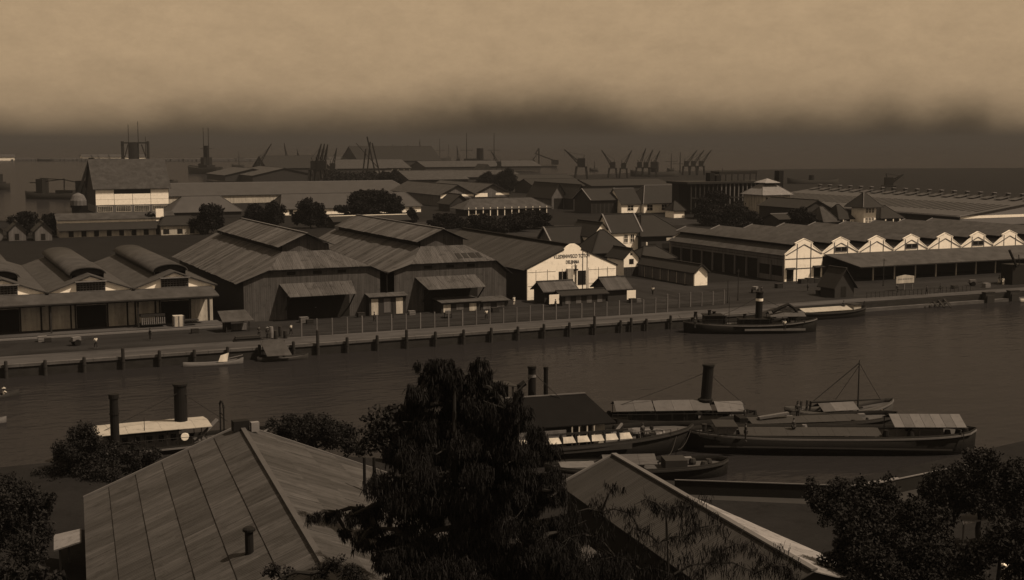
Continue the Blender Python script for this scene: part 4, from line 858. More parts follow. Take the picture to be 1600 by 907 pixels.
# tug moored at the far quay
t1, L = boat('tugboat', 'dark steam tug with tall banded funnel moored at the far quay', 'tugboat', Vector((110.0, 168.6, 0)), Vector((129.5, 160.5, 0)), 5.4, 1.55, band='hull_band', sheer=.55, bow=2.4, stern=3.0)
funnel(t1, 1.3, 0, 1.3, 4.9, .56, 'white_paint', -.02)
cabin(t1, -7.4, -4.6, 2.6, 1.2, 2.7, 'black_iron', 'black_iron', 'deckhouse'); cabin(t1, -1.8, 3.2, 2.8, 1.1, 2.1, 'black_iron', 'black_iron', 'engine_casing')
mast(t1, -3.4, 0, 1.2, 4.4, .06); tilt_roof(t1, 2.8, 8.4, 3.8, 2.6, 3.2, 'deck', 5); posts(t1, (3.0, 5.6, 8.2), 3.6, 1.2, 2.6)
MB().poly([(-1.5, -2.72, .55), (8.2, -2.3, .5), (8.2, -2.3, .85), (-1.5, -2.72, .85)], (0, -.06, 0)).build('side_stripe', 'hull_band', t1)
for x, y, h_ in ((-8.6, .6, 1.9), (-6.6, -.4, 2.3), (-5.6, .9, 1.9), (-4.2, -.8, 1.4), (-.9, 0, 1.6), (6.4, .5, 1.5), (-9.3, -.5, 1.1)): MB().ring([(.32, 0), (.36, h_ * .5), (.24, h_), (.34, h_ + .18)], (x, y, 1.1), 10).build('ventilator', 'black_iron', t1)
tp = MB(); tp.path([(3.2, -1.2, 3.3), (4.6, -1.0, 4.0), (5.8, -.6, 4.4), (6.8, -.4, 3.8), (7.4, -.4, 3.0)], .3, .2); tp.build('furled_tarpaulin', 'black_iron', t1)
for x, y in ((4.6, -1.9), (6.0, -1.7), (7.2, -1.4)): MB().box(x, x + .6, y, y + .5, 1.2, 2.0).build('deck_box', 'timber_pale', t1)
# barge with pale hatch covers behind the tug
b2, L = boat('barge', 'barge with pale hatch cloths moored beyond the far-quay tug', 'barge', Vector((134.0, 172.6, 0)), Vector((149.6, 172.4, 0)), 4.4, 1.25, band='hull_grey', sheer=.35, bow=3.0, stern=3.5)
tilt_roof(b2, -6.2, 3.8, 3.2, 1.3, 1.8, 'canvas', 5, 'hatch_cloth'); cabin(b2, 4.4, 6.0, 2.2, .9, 2.0, 'cream_wall', 'timber', 'cabin')
MB().beam((7.6, 0, .9), (7.6, 0, 2.4), .16).build('stem_post', 'timber', b2)
# steam launch at lower left
l1, L = boat('steam_launch', 'steam launch with long pale awning and thick black funnel at lower left', 'launch', yw(84, 722), yw(420, 690), 5.0, 1.0, band='hull_band', sheer=.45)
tilt_roof(l1, -6.8, 4.2, 4.8, 2.55, 2.75, 'canvas', 7); posts(l1, (-6.3, -3, 0, 3.2), 4.2, .6, 2.6)
cabin(l1, -5.6, 1.2, 2.6, .6, 2.2, 'grey_wall', 'timber', 'saloon', nwin=6); funnel(l1, 1.7, .4, 2.0, 4.3, .64)
MB().ring([(.36, 0), (.40, .06), (.36, .12)], (0, 0, 0), 14).build('searchlight', 'white_paint', l1); _s = l1.children[-1]; _s.rotation_euler = (R(90), 0, 0); _s.location = (1.6, -2.1, 1.75)
MB().beam((2.6, -1.6, .9), (4.9, -1.2, 3.0), .55, .14).build('gangplank', 'timber_pale', l1)
for s_ in (-1, 1): MB().beam((5.6, s_ * .9, .8), (5.6, s_ * .9, 4.0), .12).build('arch_post', 'black_iron', l1)
ar = MB(); pr_ = [(5.6, math.cos(a) * .9, 4.0 + math.sin(a) * .45) for a in [math.pi * i / 8 for i in range(9)]]; ar.path(pr_, .1); ar.build('arch', 'black_iron', l1)
MB().beam((5.6, -.9, 3.2), (5.6, .9, 3.2), .08).build('arch_rail', 'black_iron', l1)
mast(l1, -2.1, -1.9, 1, 2.9, .05)
c = at(181, 716, .9); ch = MB().tube((c.x, c.y, .9), (c.x, c.y, 6.6), .42, .38, 14); ch.tube((c.x, c.y, 6.5), (c.x, c.y, 6.9), .46, .46, 14).tube((c.x, c.y, 5.0), (c.x, c.y, 5.12), .45, .45, 14).ring([(.7, 0), (.6, .5)], (c.x, c.y, .9), 12)
single(ch, 'chimney', 'black_iron', 'slim iron chimney standing behind the rounded bush at lower left', 'chimney', None, (c.x, c.y, .9))
# work barge at the near quay: dark house, funnels, white panels along the side
d1, L = boat('work_barge', 'long work barge with dark house, thin funnels and white side panels', 'barge', yw(600, 736), yw(1080, 698), 7.2, 1.85, band='hull_grey', sheer=.45, bow=3.2, stern=6)
cabin(d1, -6.5, 3.0, 3.8, 1.4, 3.6, 'dark_wall', 'timber', 'engine_house')
hr = MB()
for s_ in (-1, 1): hr.slab([(-9, s_ * 3.0, 3.7), (6.2, s_ * 3.0, 3.7), (4.2, 0, 6.0), (-9, 0, 6.0)], .1)
hr.slab([(6.2, -3.0, 3.7), (6.2, 3.0, 3.7), (4.2, 0, 6.0)], .1); hr.build('house_roof', 'roof_tarred', d1)
MB().beam((-9, 0, 6.05), (4.2, 0, 6.05), .2, .1).build('roof_ridge', 'ridge_iron', d1)
MB().box(-3.4, 1.2, -3.0, -2.1, 1.4, 3.3).build('side_locker', 'grey_wall', d1); MB().box(4.3, 5.6, -1.6, 1.4, 1.4, 3.6).build('end_wall', 'cream_wall', d1)
for x in (1.8, 2.5, 3.3, 4.0): MB().beam((x, -2.9, 1.5), (x, -2.9, 3.7), .12).build('house_post', 'cream_wall', d1)
MB().box(1.5, 4.2, -2.4, -2.2, 1.5, 2.4).build('winch', 'black_iron', d1)
funnel(d1, -.9, .8, 5.3, 3.3, .38, 'hull_band'); funnel(d1, .6, 1.1, 5.2, 3.2, .22); funnel(d1, -2.2, .5, 5.5, 1.5, .26, name='cowl'); MB().tube((-2.2, .5, 7.0), (-1.7, .5, 7.3), .26, .3, 10).build('cowl_mouth', 'black_iron', d1)
for i in range(13):
    x = -10.6 + i * 1.42
    MB().poly([(x, -3.45, 2.15), (x + 1.24, -3.45, 2.15), (x + 1.08, -3.08, 2.62), (x + .1, -3.08, 2.62)], (0, .04, .03)).build('side_panel', 'cream_wall', d1)
    MB().beam((x - .1, -3.5, 1.3), (x - .1, -3.0, 2.9), .16).build('bracket', 'black_iron', d1)
MB().box(-11.8, 7.4, -3.0, -2.92, 2.8, 3.02).build('rail', 'timber', d1)
MB().poly([(-13, -3.62, 1.2), (7.6, -3.5, 1.2), (7.6, -3.5, 1.75), (-13, -3.62, 1.75)], (0, -.06, 0)).build('side_fender', 'hull_grey', d1)
MB().ring([(.7, 0), (.8, .3), (.5, .6)], (9.6, 0, 1.6), 12).build('capstan', 'timber_pale', d1); MB().beam((6.6, -.8, 1.8), (8.2, .4, 2.7), .2).build('boom', 'timber_pale', d1)
rc_ = MB(); rc_.path([(11.2 + 1.2 * math.cos(a) , 1.0 * math.sin(a), 1.75) for a in [6.283 * i / 14 for i in range(15)]], .14); rc_.build('hawser', 'timber_pale', d1)
for x, y, h_ in ((8.6, 1.6, .7), (9.0, -1.7, .6), (11.6, 1.0, .6), (7.6, .9, 1.0)): MB().ring([(.2, 0), (.24, h_ * .6), (.16, h_)], (x, y, 1.5), 8).build('bollard', 'black_iron', d1)
# glazed pilot hut on posts just showing behind the feathery tree
h_ = at(770, 690, 0); ph = T('pilot_hut', 'little glazed pilot hut just right of the feathery tree', 'hut', (h_.x, h_.y, 0))
MB().box(h_.x - 1, h_.x + 2.4, h_.y, h_.y + 2.4, -.5, 4.1).build('base', 'dark_wall', ph); MB().slab([(h_.x - 1.6, h_.y - .5, 6.3), (h_.x + 3.0, h_.y - .5, 5.4), (h_.x + 3.0, h_.y + 2.8, 5.4), (h_.x - 1.6, h_.y + 2.8, 6.3)], .12).build('roof', 'timber', ph)
for i in range(4): MB().beam((h_.x - .9 + i * 1.05, h_.y + .05, 4.1), (h_.x - .9 + i * 1.05, h_.y + .05, 5.5), .16).build('mullion', 'timber_pale', ph)
MB().box(h_.x - .9, h_.x + 2.3, h_.y + 1.2, h_.y + 1.3, 4.1, 5.4).build('pane', 'glass_dark', ph)
# tug behind the work barge
t2, L = boat('tugboat', 'low tug with pale awnings and black funnel behind the work barge', 'tugboat', yw(930, 672), yw(1180, 668), 4.6, 1.3, sheer=.4)
tilt_roof(t2, -6.6, -2.6, 4.0, 2.3, 3.0, 'canvas_grey', 2); tilt_roof(t2, -2.5, 3.4, 4.0, 2.3, 3.0, 'canvas_grey', 3); tilt_roof(t2, 4.0, 7.0, 3.8, 2.1, 2.8, 'canvas_grey', 2); posts(t2, (-6.4, -4.5, -2.5, .5, 3.5, 6.8), 3.8, .8, 2.3)
funnel(t2, 3.1, 0, 1.8, 4.8, .58, None, -.06); cabin(t2, -4.8, 1.8, 2.6, .9, 2.0, 'timber', 'timber', 'casing'); MB().ring([(.75, 0), (.8, .4), (.4, .6)], (3.1, 0, 2.7), 10).build('funnel_base', 'black_iron', t2)
MB().beam((7.2, -1.8, 1.2), (6.7, -1.8, 2.9), .1).build('davit', 'timber_pale', t2)
for x, y in ((-7.0, .4), (5.0, -1.2), (7.6, .2), (8.3, -.3)): MB().ring([(.25, 0), (.3, .4), (.2, .9)], (x, y, 1.0), 8).build('ventilator', 'black_iron', t2)
# second hull between the tug and the prau
b5, L = boat('barge', 'plain dark barge lying between the low tug and the longest barge', 'barge', yw(1120, 682), yw(1400, 672), 4.6, 1.5, band='hull_grey', sheer=.35, bow=4, stern=4)
tilt_roof(b5, -6.5, 5.5, 3.2, 1.45, 1.75, 'hull_grey', 8, 'hatch_board'); MB().box(-7.6, -6.8, -1, 1, 1.1, 2.0).build('winch', 'black_iron', b5)
sk = MB().beam((-5.5, -.6, 1.9), (-2.2, -.2, 2.2), .5, .25); sk.build('skiff_on_deck', 'canvas_grey', b5)
# long barge with striped awning
b3, L = boat('barge', 'longest dark barge with a striped awning over its stern at right', 'barge', yw(1072, 702), yw(1522, 704), 5.6, 1.85, band='hull_band', sheer=.35, bow=6, stern=3.6)
for i in range(7):
    for s_ in (-1, 1): MB().poly([(5.6 + i * .98, s_ * 2.3, 2.75), (6.55 + i * .98, s_ * 2.3, 2.75), (6.55 + i * .98, 0, 3.55), (5.6 + i * .98, 0, 3.55)], (0, 0, .05)).build('awning', 'canvas_grey', b3)
posts(b3, (5.8, 8, 10.2, 12.2), 4.4, 1.3, 2.8)
tilt_roof(b3, -9, 4.6, 3.8, 1.75, 2.15, 'hull_grey', 9, 'hatch_board'); cabin(b3, -11.2, -9.4, 2.8, 1.4, 2.5, 'canvas_grey', 'timber', 'hatch_box')
for x, y in ((10.8, -1.7), (11.9, -1.5), (12.8, -.8), (7.2, -2.0), (4.9, -1.9)): MB().ring([(.32, 0), (.38, .5), (.26, 1.0)], (x, y, 1.4), 10).build('cask', 'black_iron', b3)
MB().poly([(-12.6, -2.72, .85), (11, -2.76, .62), (11, -2.76, .76), (-12.6, -2.72, 1.0)], (0, -.04, 0)).build('side_stripe', 'hull_grey', b3)
for x, y, h2 in ((-12.2, .5, .9), (-11.8, -.9, .6), (-8.9, -2.1, .5), (1.0, -2.2, .4), (13.2, .3, .7)): MB().ring([(.2, 0), (.22, h2 * .6), (.28, h2)], (x, y, 1.5), 8).build('bollard', 'timber', b3)
# prau with raked spars
pr1, L = boat('sailing_prau', 'pale sailing boat with a bare mast and sloping spar beyond the long barge', 'sailboat', yw(1226, 664), yw(1394, 654), 3.8, 1.35, 'hull_grey', 'hull_band', sheer=.75, bow=2.4, stern=2.4)
mast(pr1, 2.2, 0, .8, 5.8, .11); MB().tube((2.2, 0, 6.3), (-3.9, 0, 1.8), .08, .05).build('spar', 'timber', pr1); MB().tube((2.2, 0, 6.0), (-.8, .2, 1.8), .04, .03).build('stay', 'timber', pr1)
tilt_roof(pr1, -2.6, 1.6, 2.8, 1.45, 2.1, 'canvas_grey', 3, 'palm_cover'); MB().tube((-3.4, 0, 2.3), (4.8, 0, 2.2), .12, .08).build('furled_sail', 'timber', pr1)
for x in (-4.9, -4.5, -3.8, -3.4): MB().beam((x, .2, 1.2), (x + .1, .2, 2.5 - .2 * (x % 1)), .18).build('stanchion', 'timber', pr1)
MB().poly([(4.1, -1.28, .7), (4.9, -.95, .8), (5.0, -.92, 1.6), (4.2, -1.3, 1.4)], (.03, -.12, 0)).build('bow_patch', 'white_paint', pr1)
# small lighter under the near bank
b4, L = boat('lighter', 'small open lighter close under the near bank beside the grey roof', 'barge', yw(852, 748), yw(1136, 741), 4.0, 1.15, band='hull_grey', sheer=.3, bow=4, stern=4)
tilt_roof(b4, -3.2, 1.6, 3.0, 1.4, 2.0, 'deck', 3); MB().box(2.4, 4.4, -1, 1, .7, 1.6).build('cargo_heap', 'timber', b4); MB().box(-7, -3.8, -1.2, 1.0, .8, 1.25).build('deck_cover', 'canvas_grey', b4)
for x, y in ((5.2, .5), (6.0, -.6), (6.6, .2)): MB().ring([(.3, 0), (.36, .3), (.25, .6)], (x, y, .8), 8).build('cask', 'timber', b4)
# canoes and sampans
s1, L = boat('sampan', 'slim open sampan with a furled sail at the left quay', 'boat', Vector((32.6, 170.9, 0)), Vector((40.6, 170.6, 0)), 1.5, .35, 'timber_pale', None, sheer=.35, bow=2, stern=2, dep=.3, bul=.2)
MB().poly([(.6, -.3, .4), (1.8, -.3, .4), (2.1, .1, 1.5), (1.0, .1, 1.2)], (0, .08, 0)).build('furled_sail', 'cream_wall', s1); MB().beam((1.0, 0, .6), (4.0, .1, 1.1), .1).build('yard', 'timber_pale', s1)
s2, L = boat('sampan', 'covered sampan with sloping mat roof below the quay hut', 'boat', Vector((42.6, 170.9, 0)), Vector((49.6, 170.3, 0)), 2.0, .4, 'timber', None, sheer=.3, bow=2.2, stern=2.2, dep=.3, bul=.2)
MB().slab([(-2.4, -1.4, .9), (1.0, -1.4, .9), (.3, 1.0, 2.7), (-2.9, 1.0, 2.7)], .08).build('mat_roof', 'tile_roof', s2); MB().beam((-2.6, .8, .3), (-2.6, .8, 2.6), .1).build('roof_post', 'timber', s2); MB().beam((.4, .8, .3), (.4, .8, 2.6), .1).build('roof_post', 'timber', s2)
s3, L = boat('canoe', 'dugout canoe with two paddlers entering at the left edge', 'boat', yw(-70, 632), yw(30, 618), 1.2, .35, 'timber', None, sheer=.35, bow=2, stern=2, dep=.25, bul=.2)
s4, L = boat('canoe', 'tip of a pale empty canoe at the left picture edge', 'boat', yw(-90, 670), yw(10, 660), 1.1, .3, 'timber_pale', None, sheer=.3, bow=2, stern=2, dep=.25, bul=.15)
s5, L = boat('rowing_boat', 'small pale rowing boat at the right end of the far quay', 'boat', Vector((187.6, 173.6, 0)), Vector((195.0, 173.4, 0)), 1.6, .45, 'cream_wall', None, sheer=.3, bow=2, stern=2.6, dep=.3, bul=.2)

# stays, mooring lines and hand rails
def rope(r, a, b_, sag=.15, name='rope', rad=.035):
    a, b_ = Vector(a), Vector(b_); n_ = 5; MB().path([a.lerp(b_, i / n_) - Vector((0, 0, sag * 4 * (i / n_) * (1 - i / n_))) for i in range(n_ + 1)], rad, rad, 5).build(name, 'timber', r)
for r, x, z, xs in ((t1, 1.3, 5.6, (-5, 8)), (t2, 3.3, 6.0, (-6.5, 7.2)), (d1, -.9, 8.2, (-8, 5)), (l1, 1.7, 5.8, (-6, 6))):
    for x1 in xs: rope(r, (x, 0, z), (x1, -.8, 2.6), .1, 'stay')
rope(t1, (-9.6, 0, 1.9), (-10.5, 5.0, 2.0), .5, 'mooring_line'); rope(t1, (8.0, 1.0, 2.1), (1.5, 8.2, 2.0), .5, 'mooring_line'); rope(b3, (-13.6, -.5, 2.1), (-15.5, -6.0, 1.4), .5, 'mooring_line'); rope(d1, (13.5, -1.0, 2.2), (9.5, -7.5, 1.3), .6, 'mooring_line'); rope(pr1, (2.2, 0, 6.3), (5.0, 0, 2.0), .05, 'stay')
def rails(r, x0, x1, y, z, n_, h_=.8):
    for i in range(n_): x = x0 + (x1 - x0) * i / (n_ - 1); MB().beam((x, y, z), (x, y, z + h_), .05).build('stanchion', 'timber', r)
    MB().beam((x0, y, z + h_), (x1, y, z + h_), .045).build('hand_rail', 'timber', r)
rails(t1, -8.5, 2.5, -2.2, 1.5, 9); rails(t2, -7.0, 7.0, -2.0, 1.2, 10); rails(d1, 7.8, 12.0, -2.6, 1.8, 6, .7); rails(l1, -7.5, 6.5, -2.2, .9, 11); rails(b3, -13, -9.5, -2.2, 1.8, 5)
rg = random.Random(21)
for r, x0, x1, w_, z in ((t1, -8, 8, 1.6, 1.15), (t2, -7, 7.5, 1.6, .95), (b3, -12.5, 13, 2.0, 1.45), (b5, -8, 8, 1.6, 1.1), (d1, 6, 12, 1.8, 1.5), (b4, -7, 7, 1.2, .75), (b2, -7, 7, 1.4, .9), (pr1, -4.5, 4.5, 1.0, .9)):
    for _ in range(9):
        x, y, s_ = rg.uniform(x0, x1), rg.uniform(-w_, w_), rg.uniform(.25, .55)
        if rg.random() < .5: MB().box(x, x + s_ * 1.4, y, y + s_, z, z + s_).build('deck_box', rg.choice(('timber', 'timber_pale', 'black_iron')), r)
        else: MB().ring([(s_ * .5, 0), (s_ * .6, s_ * .5), (s_ * .45, s_ * 1.1)], (x, y, z), 8).build('keg', rg.choice(('timber', 'timber_pale', 'black_iron')), r)

# ================================================================== ON THE QUAY
# timber mooring piles along the quay edge
pile_x = [10.7, 15.4, 20.2, 25.1, 29.8, 34.4, 38.9, 43.3, 48.1, 51.6, 55.9, 60.4, 64.9, 69.4, 73.9, 78.4, 82.8, 87.2, 91.6, 96.0, 100.7, 102.6, 105.4, 109.9, 114.5]
tall = {3: .8, 9: 1.5, 12: .7, 19: .9}
for i, x in enumerate(pile_x):
    h_ = 2.02 + tall.get(i, rng.uniform(-.1, .25)); mb = MB(); mb.tube((x, 172.3, -1.5), (x, 172.3, h_), .25, .22, 10); mb.tube((x, 172.3, h_ - .02), (x, 172.3, h_ + .08), .18, .14, 10); mb.tube((x, 172.3, 1.0), (x, 172.3, 1.12), .27, .27, 10)
    single(mb, 'mooring_pile', 'timber', 'timber mooring pile on the far quay edge, %s from the left' % ORD[i], 'mooring pile', 'mooring piles along the far quay', (x, 172.3, 0))
# concrete post and wire fence
fn = T('wire_fence', 'concrete post and wire fence along the quay before the sheds', 'fence', (88, 180, 1.6))
fx_ = [51.5 + i * 2.32 for i in range(28)]
fpts = [(x, 180.0) for x in fx_] + [(116.4 + i * 2.45, 183.6 + i * .2) for i in range(6)]
for i, (x, y) in enumerate(fpts):
    MB().box(x - .085, x + .085, y - .085, y + .085, 1.55, 4.05 + rng.uniform(-.12, .1)).build('post', 'post_grey', fn)
for z_ in (2.1, 2.7, 3.3, 3.9):
    w_ = MB()
    for a, b_ in zip(fpts[:-1], fpts[1:]): w_.beam((a[0], a[1], z_), (b_[0], b_[1], z_), .022)
    w_.build('wire', 'black_iron', fn)
# quay-side hut with table by the water
h0 = at(352, 520); kh = T('quay_hut', 'small open hut with a sloping roof at the quay edge by the sampans', 'hut', (h0.x, h0.y, 1.6))
MB().slab([(h0.x - .5, h0.y - .6, 3.3), (h0.x + 4.2, h0.y - .6, 3.3), (h0.x + 3.6, h0.y + 2.2, 4.6), (h0.x - .6, h0.y + 2.2, 4.6)], .1).build('roof', 'tile_roof', kh)
MB().box(h0.x, h0.x + .9, h0.y, h0.y + 1.8, 1.6, 3.2).build('cabinet', 'interior', kh); MB().box(h0.x + .9, h0.x + 3.6, h0.y + 1.6, h0.y + 1.75, 1.6, 2.6).build('back_panel', 'grey_wall', kh)
for u in (.1, 3.5): MB().box(h0.x + u, h0.x + u + .12, h0.y - .2, h0.y - .08, 1.6, 3.35).build('post', 'timber', kh)
t0 = at(366, 535); tb = T('plank_stack', 'low dark stack of planks on the quay before the small hut', 'planks', (t0.x, t0.y, 1.6))
for i in range(4): MB().box(t0.x + .1 * i, t0.x + 4.2 - .15 * i, t0.y + .2 * (i % 2), t0.y + .9, 1.6 + .18 * i, 1.76 + .18 * i).build('plank', 'timber', tb)
# heap of quay gear: barrels and stakes
for i, (px, py, h_, r_) in enumerate(((424, 528, 1.6, .34), (431, 530, 1.2, .3), (438, 526, 1.5, .3), (446, 529, 1.1, .34))):
    p = at(px, py); mb = MB().ring([(r_ * .85, 0), (r_, h_ * .5), (r_ * .85, h_)], tuple(p), 12)
    single(mb, 'barrel', 'concrete' if i == 0 else 'timber', ['pale upright barrel in the gear heap by the quay hut', 'dark barrel right beside the pale barrel on the quay', 'dark tall barrel in the middle of the gear heap by the quay hut', 'dark squat barrel at the right end of the gear heap by the quay hut'][i], 'barrel', 'barrels on the quay', tuple(p))
# wagon and crates at the left warehouse
w0 = at(221, 513, 2.0); wg = T('slatted_wagon', 'slatted goods trolley on the platform of the barrel-topped warehouse', 'wagon', (w0.x, w0.y, 2.0))
MB().box(w0.x, w0.x + 3.6, w0.y, w0.y + 1.5, 2.4, 2.6).build('bed', 'timber', wg); MB().box(w0.x, w0.x + 3.6, w0.y + .3, w0.y + 1.5, 3.6, 3.95).build('load_cover', 'timber', wg)
for i in range(12): MB().box(w0.x + .1 + i * .3, w0.x + .22 + i * .3, w0.y - .03, w0.y + .03, 2.5, 3.5).build('slat', 'concrete', wg)
for u in (.6, 2.9):
    for v in (.15, 1.3):
        k_ = MB().ring([(.34, 0), (.34, .1)], (0, 0, 0), 12).build('wheel', 'black_iron', wg); k_.rotation_euler = (R(90), 0, 0); k_.location = (u, v, .34)
c0 = at(272, 511, 2.0); cr = T('crate', 'big pale wooden crate on the warehouse platform beside the slatted trolley', 'crate', (c0.x, c0.y, 2.0))
MB().box(c0.x, c0.x + 1.5, c0.y, c0.y + 1.4, 2.0, 3.6).build('box', 'cream_wall', cr)
for u in (0, .68, 1.36): MB().box(c0.x + u, c0.x + u + .14, c0.y - .05, c0.y, 2.0, 3.6).build('batten', 'timber_pale', cr)
c0 = at(288, 510, 2.0); cr = T('cart', 'dark flat cart parked right of the pale crate on the warehouse platform', 'cart', (c0.x, c0.y, 2.0))
MB().box(c0.x, c0.x + 2.2, c0.y, c0.y + 1.3, 2.7, 2.9).build('bed', 'timber', cr); MB().box(c0.x, c0.x + .15, c0.y, c0.y + 1.3, 2.9, 3.6).build('headboard', 'timber', cr)
for u in (.4, 1.8):
    k_ = MB().ring([(.36, 0), (.36, .1)], (0, 0, 0), 12).build('wheel', 'black_iron', cr); k_.rotation_euler = (R(90), 0, 0); k_.location = (u, .05, .36)
# sign board and kiosk at the right quay
s0 = at(1400, 455); sg = T('sign_board', 'wide white notice board on posts at the right quay', 'sign', (s0.x, s0.y, 1.6))
MB().box(s0.x, s0.x + 4.4, s0.y, s0.y + .1, 3.0, 4.3).build('board', 'cream_wall', sg); MB().poly([(s0.x, s0.y, 4.31), (s0.x + 4.4, s0.y, 4.31), (s0.x + 2.2, s0.y, 4.6)], (0, .1, 0)).build('crest', 'cream_wall', sg)
for u in (.1, 2.1, 4.1): MB().box(s0.x + u, s0.x + u + .14, s0.y + .11, s0.y + .25, 1.6, 4.2).build('post', 'timber_pale', sg)
for i in range(9): MB().box(s0.x + .35 + i * .42, s0.x + .6 + i * .42, s0.y - .012, s0.y, 3.65, 3.9).build('faded_letter', 'concrete', sg)
hat('kiosk', 'dark steep-roofed kiosk on the quay before the stepped-gable warehouse', 'kiosk', 1304, 466, 4.4, 4.0, 2.3, 5.2, axis='y', over=.5, wall='dark_wall', roof='tile_roof_dark', wins=[('f', 1.4, 2.6, .1, 2.0, 'd')])
p = at(1288, 462)
for i, (dx, dy, h_) in enumerate(((0, 0, .9), (1.1, .4, 1.2), (-.9, .6, .8))):
    mb = MB().box(p.x + dx, p.x + dx + 1, p.y + dy, p.y + dy + .8, 1.6, 1.6 + h_); mb.box(p.x + dx - .04, p.x + dx + 1.04, p.y + dy - .04, p.y + dy + .84, 1.6 + h_, 1.68 + h_)
    single(mb, 'cargo_box', 'timber', ['dark cargo box in the middle of three beside the kiosk', 'tallest dark cargo box beside the kiosk wall', 'dark cargo box farthest left of the kiosk'][i], 'box', 'cargo boxes by the kiosk', (p.x + dx, p.y + dy, 1.6))
# low hedge-like stack of bales before the first stepped gable
p = at(1252, 444)
for i in range(6):
    x = p.x + i * 1.7; mb = MB().box(x, x + 1.55, p.y, p.y + 1.2, 1.6, 2.5 + .15 * (i % 2)); mb.box(x + .5, x + .6, p.y - .03, p.y, 1.62, 2.45)
    single(mb, 'bale', 'timber', 'dark bale in the row before the first stepped gable, %s from the left' % ORD[i], 'bale', 'bales before the gable', (x, p.y, 1.6))
# railing at the right quay with landing steps
rl = T('quay_railing', 'thin post railing along the right quay before the sign board', 'railing', (165, 181.2, 1.6))
for i in range(26): MB().box(157 + i * 1.0, 157.07 + i * 1.0, 180.6, 180.67, 1.6, 2.7).build('post', 'timber', rl)
for z_ in (2.1, 2.62): MB().beam((157, 180.63, z_), (182, 180.63, z_), .05).build('rail', 'timber', rl)
for i in range(5):
    p = at(1452 + i * 10, 466); mb = MB(); mb.beam((p.x, p.y + 3.2, 1.5), (p.x - 1.5, p.y - .6, .12), .35, .12); mb.beam((p.x + .3, p.y + 3.2, 1.6), (p.x - 1.2, p.y - .6, .22), .06)
    single(mb, 'gangplank', 'timber', 'sloping landing plank at the right quay, %s from the left' % ORD[i], 'gangplank', 'landing planks', (p.x, p.y, 0))
for i in range(5):
    x = 180.5 + i * 6.2; mb = MB().box(x, x + 2.2, 175.2, 176.2, -1, 1.9); mb.box(x + .2, x + 2.0, 175.0, 175.2, -.6, 1.4); mb.box(x - .1, x + 2.3, 175.15, 176.22, 1.9, 2.05)
    single(mb, 'fender_block', 'timber', 'dark timber fender block at the right quay edge, %s from the left' % ORD[i], 'fender', 'fender blocks', (x, 175.7, 0))
# dark hand crane at right edge
p = at(1578, 446); hc = T('hand_crane', 'dark hand crane and cabin at the right picture edge', 'crane', tuple(p))
MB().box(p.x + .6, p.x + 4.5, p.y, p.y + 3, 1.6, 5.6).build('cabin', 'interior', hc); MB().beam((p.x + 1.4, p.y - .2, 5.2), (p.x - .8, p.y - .2, 8.6), .4, .3).build('jib', 'black_iron', hc); MB().beam((p.x + 2.2, p.y - .1, 5.5), (p.x + 1.9, p.y - .1, 7.6), .12).build('stay', 'black_iron', hc)
# poles
for i, (px, py, h_, lab) in enumerate(((1137, 474, 4.2, 'bare pole beside the fence corner, left of two'), (1153, 470, 5.6, 'taller bare pole beside the fence corner, right of two'), (438, 500, 3.0, 'slim stake at the foot of the shed wall by the hut'), (614, 497, 2.4, 'slim stake before the lean-to between the iron sheds'), (1380, 447, 5.4, 'slim lamp pole before the right warehouse canopy'), (1097, 385, 5.0, 'slim pole beside the stepped-gable warehouse corner'))):
    p = at(px, py); mb = MB().tube(p, p + Vector((0, 0, h_)), .09, .06, 8); mb.ring([(.16, 0), (.16, .25)], tuple(p), 8)
    if h_ > 4: mb.beam(p + Vector((-.35, 0, h_ - .3)), p + Vector((.35, 0, h_ - .3)), .07)
    single(mb, 'pole', 'timber', lab, 'pole', None, tuple(p))

# ---- people: one skinned figure in two poses, each with its clothes as children
def skin_mesh(name, verts, edges, radii, sub=1):
    me = bpy.data.meshes.new(name); me.from_pydata(verts, edges, []); o = bpy.data.objects.new(name, me); COL.objects.link(o)
    md = o.modifiers.new('s', 'SKIN')
    for i, r_ in enumerate(radii): me.skin_vertices[0].data[i].radius = (r_, r_) if not isinstance(r_, tuple) else r_
    me.skin_vertices[0].data[0].use_root = True
    sb = o.modifiers.new('u', 'SUBSURF'); sb.levels = sub; sb.render_levels = sub
    dg = bpy.context.evaluated_depsgraph_get(); ev_ = o.evaluated_get(dg); m2 = bpy.data.meshes.new_from_object(ev_)
    bpy.data.objects.remove(o); m2.name = name
    m2.polygons.foreach_set('use_smooth', [True] * len(m2.polygons)); return m2
def body(stride):
    s_ = stride
    V = [(0, 0, .95), (0, 0, 1.2), (0, 0, 1.42), (0, 0, 1.53), (0, .01, 1.60), (0, .01, 1.70), (-.09, 0, .92), (-.10, s_ * .5, .50), (-.10, s_ * .8, .06), (-.10, s_ * .8 - .14, .03), (.09, 0, .92), (.10, -s_ * .5, .50), (.10, -s_ * .6 + .05, .06), (.10, -s_ * .6 - .09, .03), (-.19, 0, 1.40), (-.26, .04, 1.13), (-.25, -.06, .90), (-.25, -.09, .82), (.19, 0, 1.40), (.26, .04, 1.13), (.25, -.06, .90), (.25, -.09, .82)]
    E_ = [(0, 1), (1, 2), (2, 3), (3, 4), (4, 5), (0, 6), (6, 7), (7, 8), (8, 9), (0, 10), (10, 11), (11, 12), (12, 13), (2, 14), (14, 15), (15, 16), (16, 17), (2, 18), (18, 19), (19, 20), (20, 21)]
    r_ = [.14, .13, .14, .055, .09, .08, .085, .06, .04, .04, .085, .06, .04, .04, .06, .045, .035, .04, .06, .045, .035, .04]
    return V, E_, r_
PM = {}
